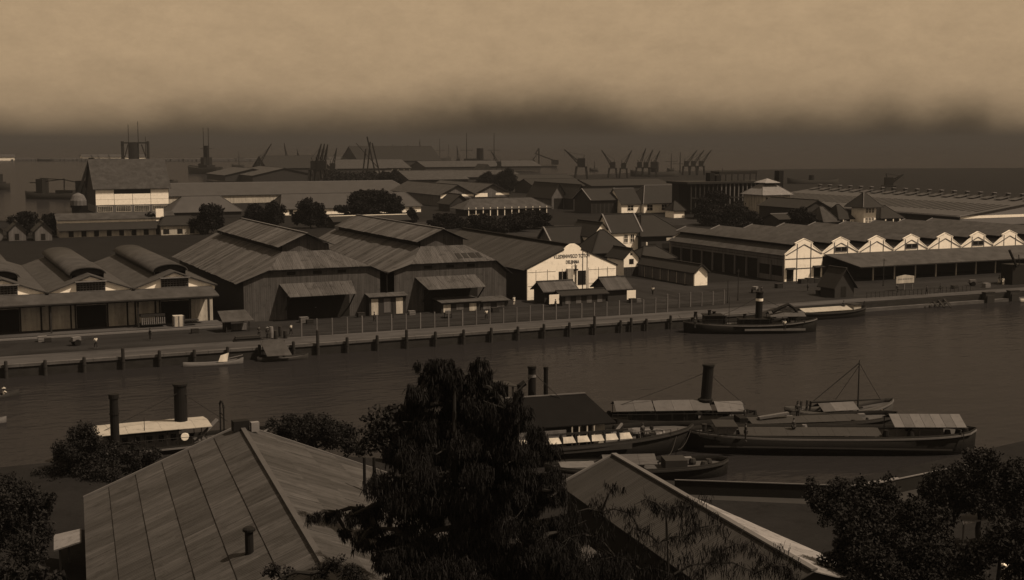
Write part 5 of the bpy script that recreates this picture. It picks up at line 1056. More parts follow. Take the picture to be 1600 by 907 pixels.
for k_, st_ in (('stand', .04), ('walk', .26)):
    V, E_, r_ = body(st_)
    PM[k_] = (skin_mesh('body', V, E_, r_), skin_mesh('shirt', [V[i] for i in (0, 1, 2, 14, 15, 18, 19)], [(0, 1), (1, 2), (2, 3), (3, 4), (2, 5), (5, 6)], [.165, .155, .165, .085, .062, .085, .062]),
              skin_mesh('trousers', [V[i] for i in (0, 6, 7, 10, 11)] + [tuple(Vector(V[7]).lerp(Vector(V[8]), .75)), tuple(Vector(V[11]).lerp(Vector(V[12]), .75))], [(0, 1), (1, 2), (0, 3), (3, 4), (2, 5), (4, 6)], [.165, .11, .085, .11, .085, .075, .075]))
SITB = skin_mesh('body', [(0, 0, .12), (0, .05, .42), (0, .02, .62), (0, 0, .74), (0, -.01, .81), (0, -.01, .90), (-.1, -.4, .2), (-.1, -.75, .08), (.1, -.4, .2), (.1, -.75, .08), (-.19, 0, .6), (-.26, -.22, .42), (-.15, -.42, .45), (.19, 0, .6), (.26, -.22, .42), (.15, -.42, .45)], [(0, 1), (1, 2), (2, 3), (3, 4), (4, 5), (0, 6), (6, 7), (0, 8), (8, 9), (2, 10), (10, 11), (11, 12), (2, 13), (13, 14), (14, 15)], [.15, .13, .14, .055, .09, .08, .08, .05, .08, .05, .06, .045, .04, .06, .045, .04])
SITS = skin_mesh('shirt', [(0, 0, .12), (0, .05, .42), (0, .02, .62), (-.19, 0, .6), (-.26, -.22, .42), (.19, 0, .6), (.26, -.22, .42)], [(0, 1), (1, 2), (2, 3), (3, 4), (2, 5), (5, 6)], [.17, .155, .165, .085, .065, .085, .065])
def person(loc, rz, label, pose='stand', shirt='cloth_white', trous='cloth_dark', hat_=None):
    r = T('person', label, 'person', tuple(loc)); r.rotation_euler = (0, 0, rz)
    ms = (SITB, SITS, None) if pose == 'sit' else PM[pose]
    for nm, me, mm in (('body', ms[0], 'skin'), ('shirt', ms[1], shirt), ('trousers', ms[2], trous)):
        if me is None: continue
        me = me.copy(); me.materials.clear(); me.materials.append(M[mm]); o = bpy.data.objects.new(nm, me); COL.objects.link(o); o.parent = r
    hz = .93 if pose == 'sit' else 1.72
    if hat_:
        me = MB().ring([(.24, 0), (.02, .16)], (0, 0, hz), 12); o = me.build('hat', hat_, None); o.parent = r
    else:
        o = MB().ring([(.085, -.06), (.10, 0), (.085, .055), (.03, .085)], (0, .015, hz - .01), 12).build('hair', 'cloth_dark', None, True); o.parent = r
person(at(1469, 458), 1.0, 'person in dark clothes standing by the right quay railing', 'stand', 'cloth_dark', 'cloth_dark')
person(at(1561, 444), .3, 'person standing on the sunlit quay near the right edge', 'walk', 'cloth_dark', 'cloth_white')
person(at(1567, 447), -.6, 'person in white bending by the bundles near the right edge', 'stand', 'cloth_white', 'cloth_white')
person(at(1402, 459), 0, 'person in dark clothes below the left end of the sign board', 'stand', 'cloth_dark', 'cloth_dark')
person(at(1462, 460) + Vector((-2.2, 0, 0)), .8, 'person walking behind the railing left of the standing one', 'walk', 'timber', 'cloth_dark')
person(at(493, 497), .4, 'person with a pale hat in the dark doorway of the first iron shed', 'stand', 'cloth_dark', 'timber', 'cloth_white')
person(at(455, 524), .9, 'person in white at the fence by the gear heap', 'walk', 'cloth_white', 'cloth_dark')
person(at(418, 531), -.5, 'person in dark clothes standing left of the pale barrel', 'stand', 'timber', 'cloth_dark', 'timber_pale')
person(at(405, 528), .2, 'person in brown walking between the hut and the barrels', 'walk', 'timber', 'cloth_dark')
person(at(803, 478), .2, 'person in white beside the corner of the second iron shed', 'stand', 'cloth_white', 'cloth_white')
for t_, lab, sh_ in ((.50, 'paddler in white at the front of the canoe by the left edge', 'cloth_white'), (.36, 'paddler in white at the back of the canoe by the left edge', 'cloth_white')):
    a, b_ = yw(-70, 632), yw(30, 618); q_ = a.lerp(b_, t_ + .26); person((q_.x, q_.y, .16), math.atan2(b_.y - a.y, b_.x - a.x) + R(90), lab, 'sit', sh_, 'cloth_dark', 'cream_wall')

# crews on the boats
for (px, py, z, rz, lab, sh_) in ((1240, 681, 1.5, .4, 'crewman in dark clothes on the plain dark barge', 'cloth_dark'), (1165, 690, 1.5, 1.2, 'crewman standing at the stern of the longest barge', 'timber'), (1246, 655, 1.4, -.6, 'crewman at the stern of the sailing boat', 'cloth_dark'), (1004, 690, 1.5, .2, 'deckhand near the bow of the work barge', 'cloth_dark'), (1086, 512, 1.2, .5, 'deckhand at the stern of the far-quay tug', 'cloth_dark'), (1226, 517, 1.2, -.4, 'deckhand in white at the bow of the far-quay tug', 'cloth_white'), (1318, 486, 1.0, 0, 'bargeman standing on the barge beyond the tug', 'cloth_dark')):
    person(at(px, py, z), rz, lab, 'stand', sh_, 'cloth_dark')
# hand carts and goods on the quay
def handcart(px, py, rz, label):
    r = T('hand_cart', label, 'cart', (0, 0, 0), 'hand carts on the quay')
    MB().box(-.9, .9, -.5, .5, .62, .72).build('bed', 'timber', r); MB().beam((.9, -.4, .68), (2.0, -.4, .85), .06).build('handle', 'timber', r); MB().beam((.9, .4, .68), (2.0, .4, .85), .06).build('handle', 'timber', r)
    for s_ in (-1, 1):
        k_ = MB().ring([(.45, -.04), (.45, .04)], (0, 0, 0), 14).build('wheel', 'black_iron', r); k_.rotation_euler = (R(90), 0, 0); k_.location = (-.1, s_ * .58, .45)
    MB().box(-.7, .5, -.4, .4, .72, 1.2).build('load', 'timber_pale', r)
    r.location = at(px, py); r.rotation_euler = (0, 0, rz)
handcart(120, 540, .3, 'hand cart on the left quay before the barrel-topped warehouse'); handcart(700, 497, 1.2, 'hand cart on the yard behind the wire fence'); handcart(1180, 458, .6, 'hand cart on the open yard by the road'); handcart(1520, 447, -.4, 'hand cart on the sunlit right quay')
for i, (px, py, s_) in enumerate(((60, 535, .9), (70, 536, .7), (300, 522, .8), (470, 505, 1.0), (480, 507, .8), (560, 497, .9), (640, 493, .8), (770, 489, .9), (986, 474, .9), (995, 473, .7), (1215, 451, 1.0), (1490, 452, .8), (1540, 450, 1.0))):
    p = at(px, py); mb = MB().box(p.x, p.x + s_ * 1.3, p.y, p.y + s_, 1.6, 1.6 + s_ * .8); mb.box(p.x - .03, p.x + s_ * 1.3 + .03, p.y - .03, p.y, 1.6 + s_ * .3, 1.6 + s_ * .42); mb.box(p.x - .03, p.x + s_ * 1.3 + .03, p.y - .03, p.y + s_ + .03, 1.6 + s_ * .8, 1.64 + s_ * .8)
    single(mb, 'packing_case', 'timber' if i % 3 else 'timber_pale', 'packing case lying on the far quay, %s from the left' % ORD[i], 'crate', 'packing cases on the quay', tuple(p))
for i, (px, py, rz, sh_, po) in enumerate(((150, 545, .5, 'cloth_white', 'walk'), (235, 532, 2.0, 'cloth_dark', 'stand'), (585, 505, 1.1, 'timber', 'walk'), (760, 500, .2, 'cloth_white', 'walk'), (868, 484, .6, 'cloth_dark', 'stand'), (1020, 462, 2.4, 'cloth_white', 'walk'), (1190, 462, .2, 'timber', 'walk'), (1262, 456, 1.0, 'cloth_dark', 'stand'))):
    person(at(px, py), rz, 'labourer out on the far quay, %s from the left of the scattered ones' % ORD[i], po, sh_, 'cloth_dark')

# ================================================================== CRANES AND SHIPS
CRANE_ROT = -YAW   # local x = across the view
def crane(base, tip, label, portal=5.5, heavy=1.0, group='dockside cranes'):
    b0 = at(*base); dx, dz = beside(tip[0], tip[1], b0)
    r = T('dock_crane', label, 'crane', (0, 0, 0), group)
    heavy *= 1.3; w = 2.6 * heavy; ch = 2.6 * heavy; hw = portal
    for sx in (-1, 1):
        for sy in (-1, 1): MB().beam((sx * w, sy * w, 0), (sx * w * .75, sy * w * .75, hw), .7 * heavy).build('leg', 'steel_far', r)
    MB().box(-w * .95, w * .95, -w * .95, w * .95, hw, hw + .7).build('portal', 'steel_far', r)
    MB().box(-w * .6, w * .6, -w * .5, w * .5, hw + .7, hw + .7 + ch * 1.3).build('cab', 'steel_far', r)
    zj = hw + 1.5; s_ = 1 if dx > 0 else -1; p0 = Vector((s_ * w * .3, 0, zj)); p1 = Vector((dx, 0, dz))
    jb = MB()
    for sy in (-1, 1): jb.beam(p0 + Vector((0, sy * .9, 0)), p1 + Vector((0, sy * .2, 0)), .45 * heavy)
    up = Vector((-s_ * 1.5, 0, 1.2)); jb.beam(p0 + up, p1, .4 * heavy)
    for i in range(7):
        t = i / 7; q0 = p0.lerp(p1, t); q1 = (p0 + up).lerp(p1, t + .07); jb.beam(q0, q1, .3 * heavy)
    jb.build('jib', 'steel_far', r)
    MB().beam(p0 + Vector((-s_ * w * .8, 0, ch * 1.6)), p0.lerp(p1, .85), .18).beam((p0.x - s_ * w * .8, 0, zj + ch * 1.6), (p0.x - s_ * w * .3, 0, zj), .4).build('luffing_tie', 'steel_far', r)
    MB().beam(p1, p1 - Vector((0, 0, dz * .25)), .10).build('hoist_rope', 'steel_far', r)
    r.location = b0; r.rotation_euler = (0, 0, CRANE_ROT); return r
cl = [((908, 281), (882, 234), 'big lone dock crane leaning left above the pointed sheds', 9, 1.35), ((957, 278), (940, 235), 'dock crane leaning left behind the long house row', 7, 1), ((974, 279), (987, 235), 'dock crane leaning right, first of the right-leaning row', 7, .9),
      ((999, 277), (1009, 232), 'dock crane leaning right, second of the right-leaning row', 7, .9), ((1009, 277), (1020, 234), 'dock crane leaning right, third of the right-leaning row', 7, .9), ((1020, 277), (1031, 236), 'dock crane leaning right just left of the black funnel', 7, .9),
      ((1072, 274), (1089, 235), 'dock crane in the right-hand trio, leftmost', 7, .9), ((1083, 274), (1100, 235), 'dock crane in the right-hand trio, middle one', 7, .9), ((1095, 274), (1111, 235), 'dock crane in the right-hand trio, rightmost', 7, .9),
      ((404, 273), (424, 225), 'slender crane leaning right over the pier sheds', 6, .9), ((450, 270), (444, 224), 'upright crane behind the big dark-walled pier store', 6, .8), ((468, 268), (464, 233), 'short crane right of the upright one on the pier', 6, .8), ((520, 284), (526, 232), 'crane right of the tight cluster of three', 8, .9),
      ((492, 287), (502, 225), 'dark crane in the tight cluster of three, left one', 9, 1.2), ((499, 287), (507, 225), 'dark crane in the tight cluster of three, middle one', 9, 1.2), ((505, 287), (512, 226), 'dark crane in the tight cluster of three, right one', 9, 1.2),
      ((634, 258), (637, 227), 'faint crane on the skyline right of the dark store', 6, 1), ((662, 258), (655, 222), 'faint crane on the skyline among the far masts', 6, .9), ((780, 272), (767, 236), 'faint crane right of the funnel steamer', 6, .9), ((716, 266), (714, 228), 'faint crane left of the funnel steamer', 6, .9), ((1388, 304), (1411, 273), 'crane with drooping jib behind the vented shed', 4, 1)]
for b_, t_, lab, pt, hv in cl: crane(b_, t_, lab, pt, hv)
# crossed sheer legs
p = at(580, 287); sl2 = T('sheer_crane', 'tall crossed sheer legs above the dark tree belt', 'crane', (0, 0, 0))
def leg2(r, a, b_, w, name='leg'): MB().beam(a, b_, w).build(name, 'steel_far', r)
for (bx_, tx, ty) in ((565, 571, 233), (590, 573, 214), (597, 581, 224), (572, 578, 222)):
    x0, _ = beside(bx_, 287, p); x1, z1 = beside(tx, ty, p); leg2(sl2, (x0, 0, 0), (x1, 2, z1), .9)
x0, z0 = beside(556, 224, p); x1, z1 = beside(590, 262, p); leg2(sl2, (x0, 1, z0), (x1, 1, z1), .4, 'stay')
sl2.location = p; sl2.rotation_euler = (0, 0, CRANE_ROT)
# floating beam crane out on the water
p = at(848, 262, 0); fl = T('beam_crane', 'isolated beam crane standing out on the hazy water', 'crane', (0, 0, 0))
for a, b_, w in (((842, 262), (842, 233), 1.6), ((836, 240), (868, 252), 1.3), ((838, 243), (830, 253), 1.0), ((842, 232), (836, 241), 1.2)):
    x0, z0 = beside(*a, p); x1, z1 = beside(*b_, p); leg2(fl, (x0, 0, z0), (x1, 0, z1), w, 'beam')
for px in (830, 867): x0, z0 = beside(px, 252, p); MB().box(x0 - 4, x0 + 4, -3, 3, z0 - 4, z0 + 1.5).build('counterweight', 'steel_far', fl)
MB().box(-16, 16, -6, 6, -1, 2).build('pontoon', 'steel_far', fl)
fl.location = p; fl.rotation_euler = (0, 0, CRANE_ROT)
# ships
def ship(label, stern, bow, fb, B, masts=(), funnels=(), houses=(), name='steamship', cross=True):
    p0, p1 = at(stern[0], stern[1], 0), at(bow[0], bow[1], 0); r, L = boat(name, label, 'ship', p0, p1, B, fb, 'steel_far', None, 'steel_far', sheer=fb * .3, bow=3, stern=4, dep=2, bul=.8)
    mid = (p0 + p1) / 2; s_ = 1 if p1.x > p0.x else -1
    for px, py in masts:
        x, z = beside(px, py, mid); m_ = MB().tube((s_ * x, 0, fb - .5), (s_ * x, 0, z), .55, .25, 8).build('mast', 'steel_far', r)
        if cross: MB().beam((s_ * x - 6, 0, z * .55), (s_ * x + 6, 0, z * .55), .35).build('yard', 'steel_far', m_)
    for px, py, w in funnels:
        x, z = beside(px, py, mid); MB().tube((s_ * x, 0, fb - .5), (s_ * x, 0, z), w, w * .95, 14).build('funnel', 'black_iron', r)
    for x0, x1, py in houses:
        xa, z = beside(x0, py, mid); xb, _ = beside(x1, py, mid); xa, xb = sorted((s_ * xa, s_ * xb)); MB().box(xa, xb, -B * .3, B * .3, fb - .8, z).build('deckhouse', 'steel_far', r)
    return r
ship('dark two-masted steamer moored left of the pier sheds', (346, 273), (296, 271), 5.5, 14, ((316, 200), (332, 200)), ((325, 228, 2.6),), ((312, 320, 256), (328, 340, 258), (320, 330, 246)))
ship('hazy two-masted steamer with black funnel above the island sheds', (790, 268), (712, 268), 8, 16, ((729, 208), (772, 208)), ((750, 232, 3.6),), ((725, 748, 248), (752, 768, 250)))
ship('hazy steamer with square-rigged masts right of the faint skyline crane', (705, 258), (645, 258), 8, 18, ((656, 218), (687, 217)), ((670, 236, 4.5),), ((662, 682, 244),))
ship('steamer hidden behind sheds, only its thick black funnel and bridge showing', (1060, 279), (985, 279), 5, 14, ((1063, 238),), ((1023, 253, 3.2),), ((1008, 1040, 270),))
ship('steamer behind the quay with a lone slim funnel left of the vented shed', (1310, 291), (1230, 291), 4, 12, (), ((1268, 274, 1.8),), ((1255, 1285, 287),))
# bucket dredger with tall gantry behind the tall hall
dr = ship('bucket dredger with square gantry and tall masts behind the tall hall roof', (252, 268), (172, 268), 5, 16, ((200, 195), (215, 190), (227, 214)), ((208, 224, 5.0),), (), 'dredger', False)
p0, p1 = at(252, 268, 0), at(172, 268, 0); mid = (p0 + p1) / 2
for px in (191, 231):
    x, z = beside(px, 221, mid); MB().box(-x - .9, -x + .9, -2, 2, 4, z).build('gantry_leg', 'steel_far', dr)
xa, z = beside(190, 222.5, mid); xb, _ = beside(232, 222.5, mid); MB().box(-xb, -xa, -2.2, 2.2, z - 1.4, z).build('gantry_beam', 'steel_far', dr)
for a, b_ in (((195, 246), (200, 226)), ((228, 246), (221, 226))):
    x0, z0 = beside(*a, mid); x1, z1 = beside(*b_, mid); MB().beam((-x0, 0, z0), (-x1, 0, z1), .8).build('gantry_brace', 'steel_far', dr)
# floating sheer-leg crane and dredge hull left of the tall hall
p = at(128, 332, 0); sf = T('sheer_leg_crane', 'dark floating sheer-leg crane leaning against the left side of the tall hall', 'crane', (0, 0, 0))
for a, b_, w in (((118, 318), (140, 248), 1.0), ((127, 318), (143, 248), 1.0), ((150, 328), (143, 247), 1.6), ((126, 288), (146, 288), .6), ((131, 270), (145, 270), .6), ((112, 325), (130, 282), 1.2)):
    x0, z0 = beside(*a, p); x1, z1 = beside(*b_, p); leg2(sf, (x0, 0, z0), (x1, .5, z1), w)
x0, z0 = beside(119, 328, p); x1, z1 = beside(137, 283, p); MB().box(x0, x1, 0, 5, z0, z1).build('engine_house', 'black_iron', sf)
x0, _ = beside(116, 332, p); x1, _ = beside(152, 332, p); MB().box(x0, x1, -3, 8, -1, 3.0).build('pontoon', 'black_iron', sf)
MB().ring([(3.4, 0), (3.4, 2.0), (2.4, 4.2), (.5, 5.2)], (-1, -1, 3.0), 14).build('boiler', 'grey_wall', sf)
sf.location = p; sf.rotation_euler = (0, 0, CRANE_ROT)
d2 = ship('low dark dredge hull with end tower lying left of the sheer-leg crane', (132, 312), (40, 311), 3.0, 10, (), (), ((58, 69, 280), (92, 122, 297)), 'dredger', False)
mid = (at(132, 312, 0) + at(40, 311, 0)) / 2
for a, b_ in (((42, 286), (60, 286)), ((60, 279), (102, 281)), ((70, 284), (102, 280)), ((102, 281), (124, 285)), ((102, 300), (102, 279))):
    x0, z0 = beside(*a, mid); x1, z1 = beside(*b_, mid); MB().beam((-x0, 0, z0), (-x1, 0, z1), .45).build('boom', 'steel_far', d2)
d3 = ship('dark hull with a deckhouse cut by the left picture edge', (-60, 296), (16, 297), 3.0, 9, (), (), ((-20, 4, 272), (2, 10, 284)), 'dredger', False)
d4 = ship('small dark barge with raised hopper right of the tall hall', (278, 289), (248, 289), 2.5, 8, (), (), ((250, 261, 272), (262, 270, 281)), 'hopper_barge', False)
ship('tiny dark lighter far out in front of the breakwater', (85, 252), (58, 252), 3, 12, (), (), ((66, 76, 250.4),), 'lighter', False)

# bare pole masts and small hulls scattered in the haze
for i, (px, py, ty, hw_) in enumerate(((372, 262, 236, 10), (545, 258, 228, 12), (612, 256, 226, 10), (700, 256, 226, 9), (812, 262, 248, 8), (928, 268, 252, 7), (1048, 268, 240, 6), (1128, 272, 262, 7))):
    ship(['small far lighter with a bare pole mast, %s from the left in the haze' % ORD[i]][0], (px + hw_, py), (px - hw_, py), 2.6, 7, ((px + 1, ty),), (), ((px - 3, px + 4, py - 4),), 'mast_lighter', i % 2 == 0)

# ================================================================== TREES
def leaf_mesh(name, blobs, dens, size, mat_, parent, droop=False, seed=1, keep=None):
    """blobs = (x, y, z, rx, ry, rz): leaf faces spread near each clump's shell and through its volume"""
    g = np.random.default_rng(seed); P = []
    for x, y, z, rx, ry, rz in blobs:
        n = max(20, int(dens * (rx * ry + rx * rz + ry * rz)))
        d = g.normal(size=(n, 3)); d /= np.linalg.norm(d, axis=1, keepdims=True)
        r = g.random(n) ** .45
        r *= 1 + .22 * np.sin(d[:, 0] * 7 + seed) * np.cos(d[:, 2] * 6 + d[:, 1] * 5)
        P.append(np.array([x, y, z]) + d * r[:, None] * np.array([rx, ry, rz]))
    P = np.concatenate(P); n = len(P)
    s_ = size * (0.55 + .9 * g.random(n))
    if droop:
        dn = np.stack([g.normal(0, .28, n), g.normal(0, .28, n), -np.ones(n)], 1); dn /= np.linalg.norm(dn, axis=1, keepdims=True)
        a = g.random(n) * 2 * np.pi; sd = np.stack([np.cos(a), np.sin(a), np.zeros(n)], 1)
        u = dn * (s_ * 3.4)[:, None]; v = sd * (s_ * .17)[:, None]
        V = np.stack([P - v, P + v, P + u * .6 + v * .8, P + u, P + u * .6 - v * .8], 1)
        k = 5
    else:
        a = g.normal(size=(n, 3)); a /= np.linalg.norm(a, axis=1, keepdims=True); b_ = g.normal(size=(n, 3)); b_ = np.cross(a, b_); b_ /= np.linalg.norm(b_, axis=1, keepdims=True)
        u = a * s_[:, None]; v = b_ * (s_ * .62)[:, None]
        V = np.stack([P - u, P + v * .9 - u * .1, P + u, P - v * .9 - u * .1], 1); k = 4
    off = OFF[parent.name]
    V = V.reshape(-1, 3) - np.array(off)
    me = bpy.data.meshes.new(name); me.vertices.add(len(V)); me.vertices.foreach_set('co', V.astype(np.float32).ravel())
    me.loops.add(n * k); me.loops.foreach_set('vertex_index', np.arange(n * k, dtype=np.int32)); me.polygons.add(n); me.polygons.foreach_set('loop_start', np.arange(0, n * k, k, dtype=np.int32)); me.polygons.foreach_set('loop_total', np.full(n, k, dtype=np.int32))
    me.update(calc_edges=True); me.materials.append(M[mat_]); o = bpy.data.objects.new(name, me); COL.objects.link(o); o.parent = parent; OFF[o.name] = off
    return o
def shatter(blobs, n, f, seed, drop=0.0):
    """break each clump into smaller tufts so the outline is uneven"""
    g = random.Random(seed); out = []
    for x, y, z, rx, ry, rz in blobs:
        for _ in range(n):
            if g.random() < drop: continue
            a = g.uniform(0, 6.28); c = g.uniform(-1, 1); q = math.sqrt(1 - c * c); t = g.uniform(.35, 1.0); k = f * g.uniform(.7, 1.3)
            out.append((x + rx * t * q * math.cos(a), y + ry * t * q * math.sin(a), z + rz * t * c, rx * k, ry * k, rz * k * 1.25))
        out.append((x, y, z, rx * .42, ry * .42, rz * .42))
    return out
def tree(label, base, blobs, dens=9, size=.35, m_='foliage', droop=False, seed=1, name='tree', cat='tree', group=None, tr=.28, trunk_top=None, tufts=None):
    base = Vector(base); r = T(name, label, cat, tuple(base), group); g = random.Random(seed)
    tb = MB(); top = Vector(trunk_top) if trunk_top else Vector((sum(b[0] for b in blobs) / len(blobs), sum(b[1] for b in blobs) / len(blobs), sum(b[2] for b in blobs) / len(blobs)))
    pts = [base + (top - base) * (i / 5) + Vector((g.uniform(-.15, .15), g.uniform(-.15, .15), 0)) * (i > 0) for i in range(6)]
    tb.path(pts, tr, tr * .16, 8)
    roots = list(pts[1:])
    for x, y, z, rx, ry, rz in sorted(blobs, key=lambda b: (Vector(b[:3]) - top).length):
        c = Vector((x, y, z)); s_ = min(roots, key=lambda q: (q - c).length + max(0, q.z - c.z) * .6); roots.append(c)
        m1 = s_.lerp(c, .5) + Vector((0, 0, .12 * (c - s_).length)); tb.path([s_, m1, c], tr * .38, tr * .12, 6)
        for _ in range(4):
            e_ = c + Vector((g.uniform(-.8, .8) * rx, g.uniform(-.8, .8) * ry, g.uniform(-.6, .8) * rz)); tb.tube(c, e_, tr * .12, tr * .04, 5)
    tb.build('trunk', 'bark', r); leaf_mesh('crown', shatter(blobs, tufts[0], tufts[1], seed) if tufts else blobs, dens, size, m_, r, droop, seed)
    return r
def blob_at(px, py, D, rw, rd=None, rh=None):
    """clump centred at a spot of the view at depth D metres ahead"""
    x, y, u = _ray(px, py); t = D / (x * FWD.x + y * FWD.y); return (x * t, y * t, CAM_H + u * t, rw, rd or rw, rh or rw)
# big casuarina before the canal
D = 60
bl = [(690, 578, 1.0, .8), (740, 582, .8, .7), (655, 612, .8, .8), (778, 618, .8, .8), (650, 640, 1.0, .9), (800, 665, 1.0, .9), (705, 598, 1.6, 1.3), (672, 585, .9, .8), (752, 605, 1.1, 1.0), (720, 640, 2.3, 1.6), (790, 640, 1.4, 1.1), (660, 660, 2.0, 1.3), (760, 680, 2.6, 1.6), (700, 700, 3.2, 1.8), (650, 710, 1.5, 1.1), (800, 720, 2.2, 1.4), (840, 690, 1.1, .7),
      (680, 770, 3.2, 2.0), (760, 780, 3.4, 2.0), (625, 790, 1.7, 1.0), (830, 780, 2.2, 1.4), (575, 800, 1.3, .6), (548, 806, .8, .4), (520, 802, .7, .3), (492, 806, .5, .25), (585, 825, .9, .4), (560, 850, .6, .35), (610, 870, .9, .6), (540, 830, .5, .3), (650, 850, 2.8, 1.8), (740, 860, 3.4, 2.0), (830, 860, 2.6, 1.8), (605, 850, 1.2, .7), (880, 830, 1.6, 1.0), (700, 910, 4.0, 1.8), (820, 920, 3.0, 1.8), (900, 890, 1.8, 1.2), (950, 895, 1.5, .9), (870, 770, .8, .6), (620, 915, 1.8, .9)]
bx, by, _z = blob_at(735, 800, D, 1)[:3]
tree('big dark feathery tree rising in front of the moored work barge', (bx, by, .9), [blob_at(a, b_, D + g_, rw, rw, rh) for (a, b_, rw, rh), g_ in zip(bl, [0, .5, -.5, 0, 1, -1, .6, 0, 1, 2, -1, 1] * 4)], dens=640, size=.10, m_='foliage_dark', droop=True, seed=3, tufts=(10, .24), name='feathery_tree', tr=.45, trunk_top=blob_at(705, 600, D, 1)[:3])
# leafy undergrowth in it
D = 66
tree('broad-leaved tree showing left of the feathery tree', at(590, 907, .9), [blob_at(610, 660, 72, 1.5, 1.5, 1.0), blob_at(590, 685, 72, 1.3, 1.3, .9), blob_at(640, 690, 72, 1.6, 1.6, 1.2), blob_at(630, 650, 72, 1.0, 1.0, .7), blob_at(660, 720, 72, 1.8, 1.8, 1.3), blob_at(700, 740, 72, 2.2, 2.2, 1.4)], dens=150, size=.14, m_='foliage', seed=5, name='leafy_tree')
# wispy branches over the grey near roof
tree('sparse drooping young tree in front of the grey near roof', blob_at(1060, 1000, 50, 1)[:2] + (.9,), [blob_at(a, b_, 50, w_, w_, h_) for a, b_, w_, h_ in ((1010, 780, .8, .6), (1040, 800, .9, .6), (1080, 790, 1.1, .7), (1120, 820, 1.2, .8), (1070, 840, 1.2, .8), (1150, 850, 1.1, .7), (1190, 865, .9, .6), (1110, 880, 1.6, .9), (1030, 850, .9, .6), (1000, 830, .7, .5), (960, 870, 1.2, .9), (1180, 895, 1.2, .6), (940, 800, .8, .7), (1230, 885, .7, .5), (960, 760, .5, .4), (900, 800, .8, .6), (890, 840, 1.0, .7), (930, 840, 1.0, .7), (920, 890, 1.2, .8), (1000, 890, 1.2, .8), (1050, 900, 1.2, .7), (980, 800, .7, .5), (1240, 900, .8, .5))], dens=120, size=.08, m_='foliage_dark', droop=True, seed=8, tufts=(5, .36), name='feathery_tree', tr=.16)
def bush(label, spots, D, dens=210, size=.105, m_='foliage', seed=1, name='bush', cat='bush', zg=.9, **k):
    bs = [blob_at(a, b_, D + dd, r_, r_, r_ * .8) for a, b_, r_, dd in spots]
    cx = sum(b[0] for b in bs) / len(bs); cy = sum(b[1] for b in bs) / len(bs)
    return tree(label, (cx, cy, zg), bs, dens, size, m_, False, seed, name, cat, tufts=(8, .42), **k)
bush('round dense tree at lower left below the slim chimney', [(130, 700, 2.0, 0), (100, 725, 2.1, 1), (155, 735, 2.1, 0), (185, 712, 1.4, 1), (130, 683, 1.2, 0), (85, 745, 1.6, 0), (95, 765, 1.5, -1), (150, 772, 1.8, -2), (225, 712, 1.5, 1), (215, 735, 1.6, 0), (175, 755, 2.2, -1), (120, 760, 1.9, -1)], 110, seed=11, name='leafy_tree', cat='tree')
bush('shrubbery filling the lower left corner', [(20, 780, 1.9, 0), (50, 800, 1.7, 1), (15, 830, 1.8, 0), (45, 840, 1.3, -1), (30, 865, 1.7, -2), (-10, 800, 1.6, 0), (75, 785, .9, 1)], 84, seed=12)
bush('low scrub at the bottom left corner', [(20, 905, 1.0, 0), (60, 900, .8, 0), (95, 905, .7, 0), (0, 890, .9, 0)], 76, seed=13, size=.2)
bush('dark rounded trees behind the right slope of the big near shed', [(450, 668, 1.5, 0), (475, 662, 1.6, 1), (510, 668, 1.8, 0), (495, 685, 1.7, 0), (530, 690, 1.5, 0), (440, 680, 1.1, 0), (555, 700, 1.0, 0)], 112, seed=14, name='leafy_tree', cat='tree')
bush('spreading dark bush right of the pale kerb', [(1290, 776, 1.4, 0), (1330, 766, 1.6, 1), (1370, 764, 1.5, 0), (1300, 801, 1.5, 0), (1350, 801, 1.8, 0), (1385, 791, 1.2, 0), (1275, 784, .8, 0)], 86, seed=15)
bush('broad dark tree in the lower right middle', [(1370, 830, 2.0, 0), (1420, 820, 1.9, 1), (1330, 845, 1.6, 0), (1450, 850, 1.8, 0), (1400, 870, 2.2, -1), (1350, 890, 1.9, -1), (1460, 890, 1.9, -1), (1420, 905, 2.0, -2), (1320, 875, 1.2, 0), (1440, 800, 1.2, 1), (1480, 910, 1.8, -2), (1380, 915, 2.0, -2), (1500, 870, 1.2, 0)], 72, seed=16, name='leafy_tree', cat='tree')
bush('tall dark tree at the right edge above the pale shelter', [(1540, 732, 1.7, 0), (1575, 740, 1.9, 1), (1510, 755, 1.8, 0), (1470, 765, 1.6, 0), (1560, 780, 2.0, 0), (1500, 790, 1.7, 0), (1460, 785, 1.2, 0), (1600, 770, 1.8, 0), (1530, 718, 1.0, 0), (1590, 810, 1.6, 0), (1480, 810, 1.2, 0), (1540, 800, 1.3, 0)], 88, seed=17, name='leafy_tree', cat='tree')
bush('dark bush in the bottom right corner below the shelter', [(1590, 850, 1.5, 0), (1540, 860, 1.2, 0), (1510, 875, 1.1, 0), (1595, 880, 1.3, 0), (1570, 830, 1.2, 0)], 66, seed=18)
bush('thin dark shrub in front of the porch gable at the bottom', [(520, 880, .6, 0), (540, 895, .7, 0), (505, 895, .6, 0), (560, 910, .8, 0), (430, 890, .4, 0), (440, 903, .5, 0), (420, 893, .35, 0)], 50, seed=19, size=.06, m_='foliage_dark')
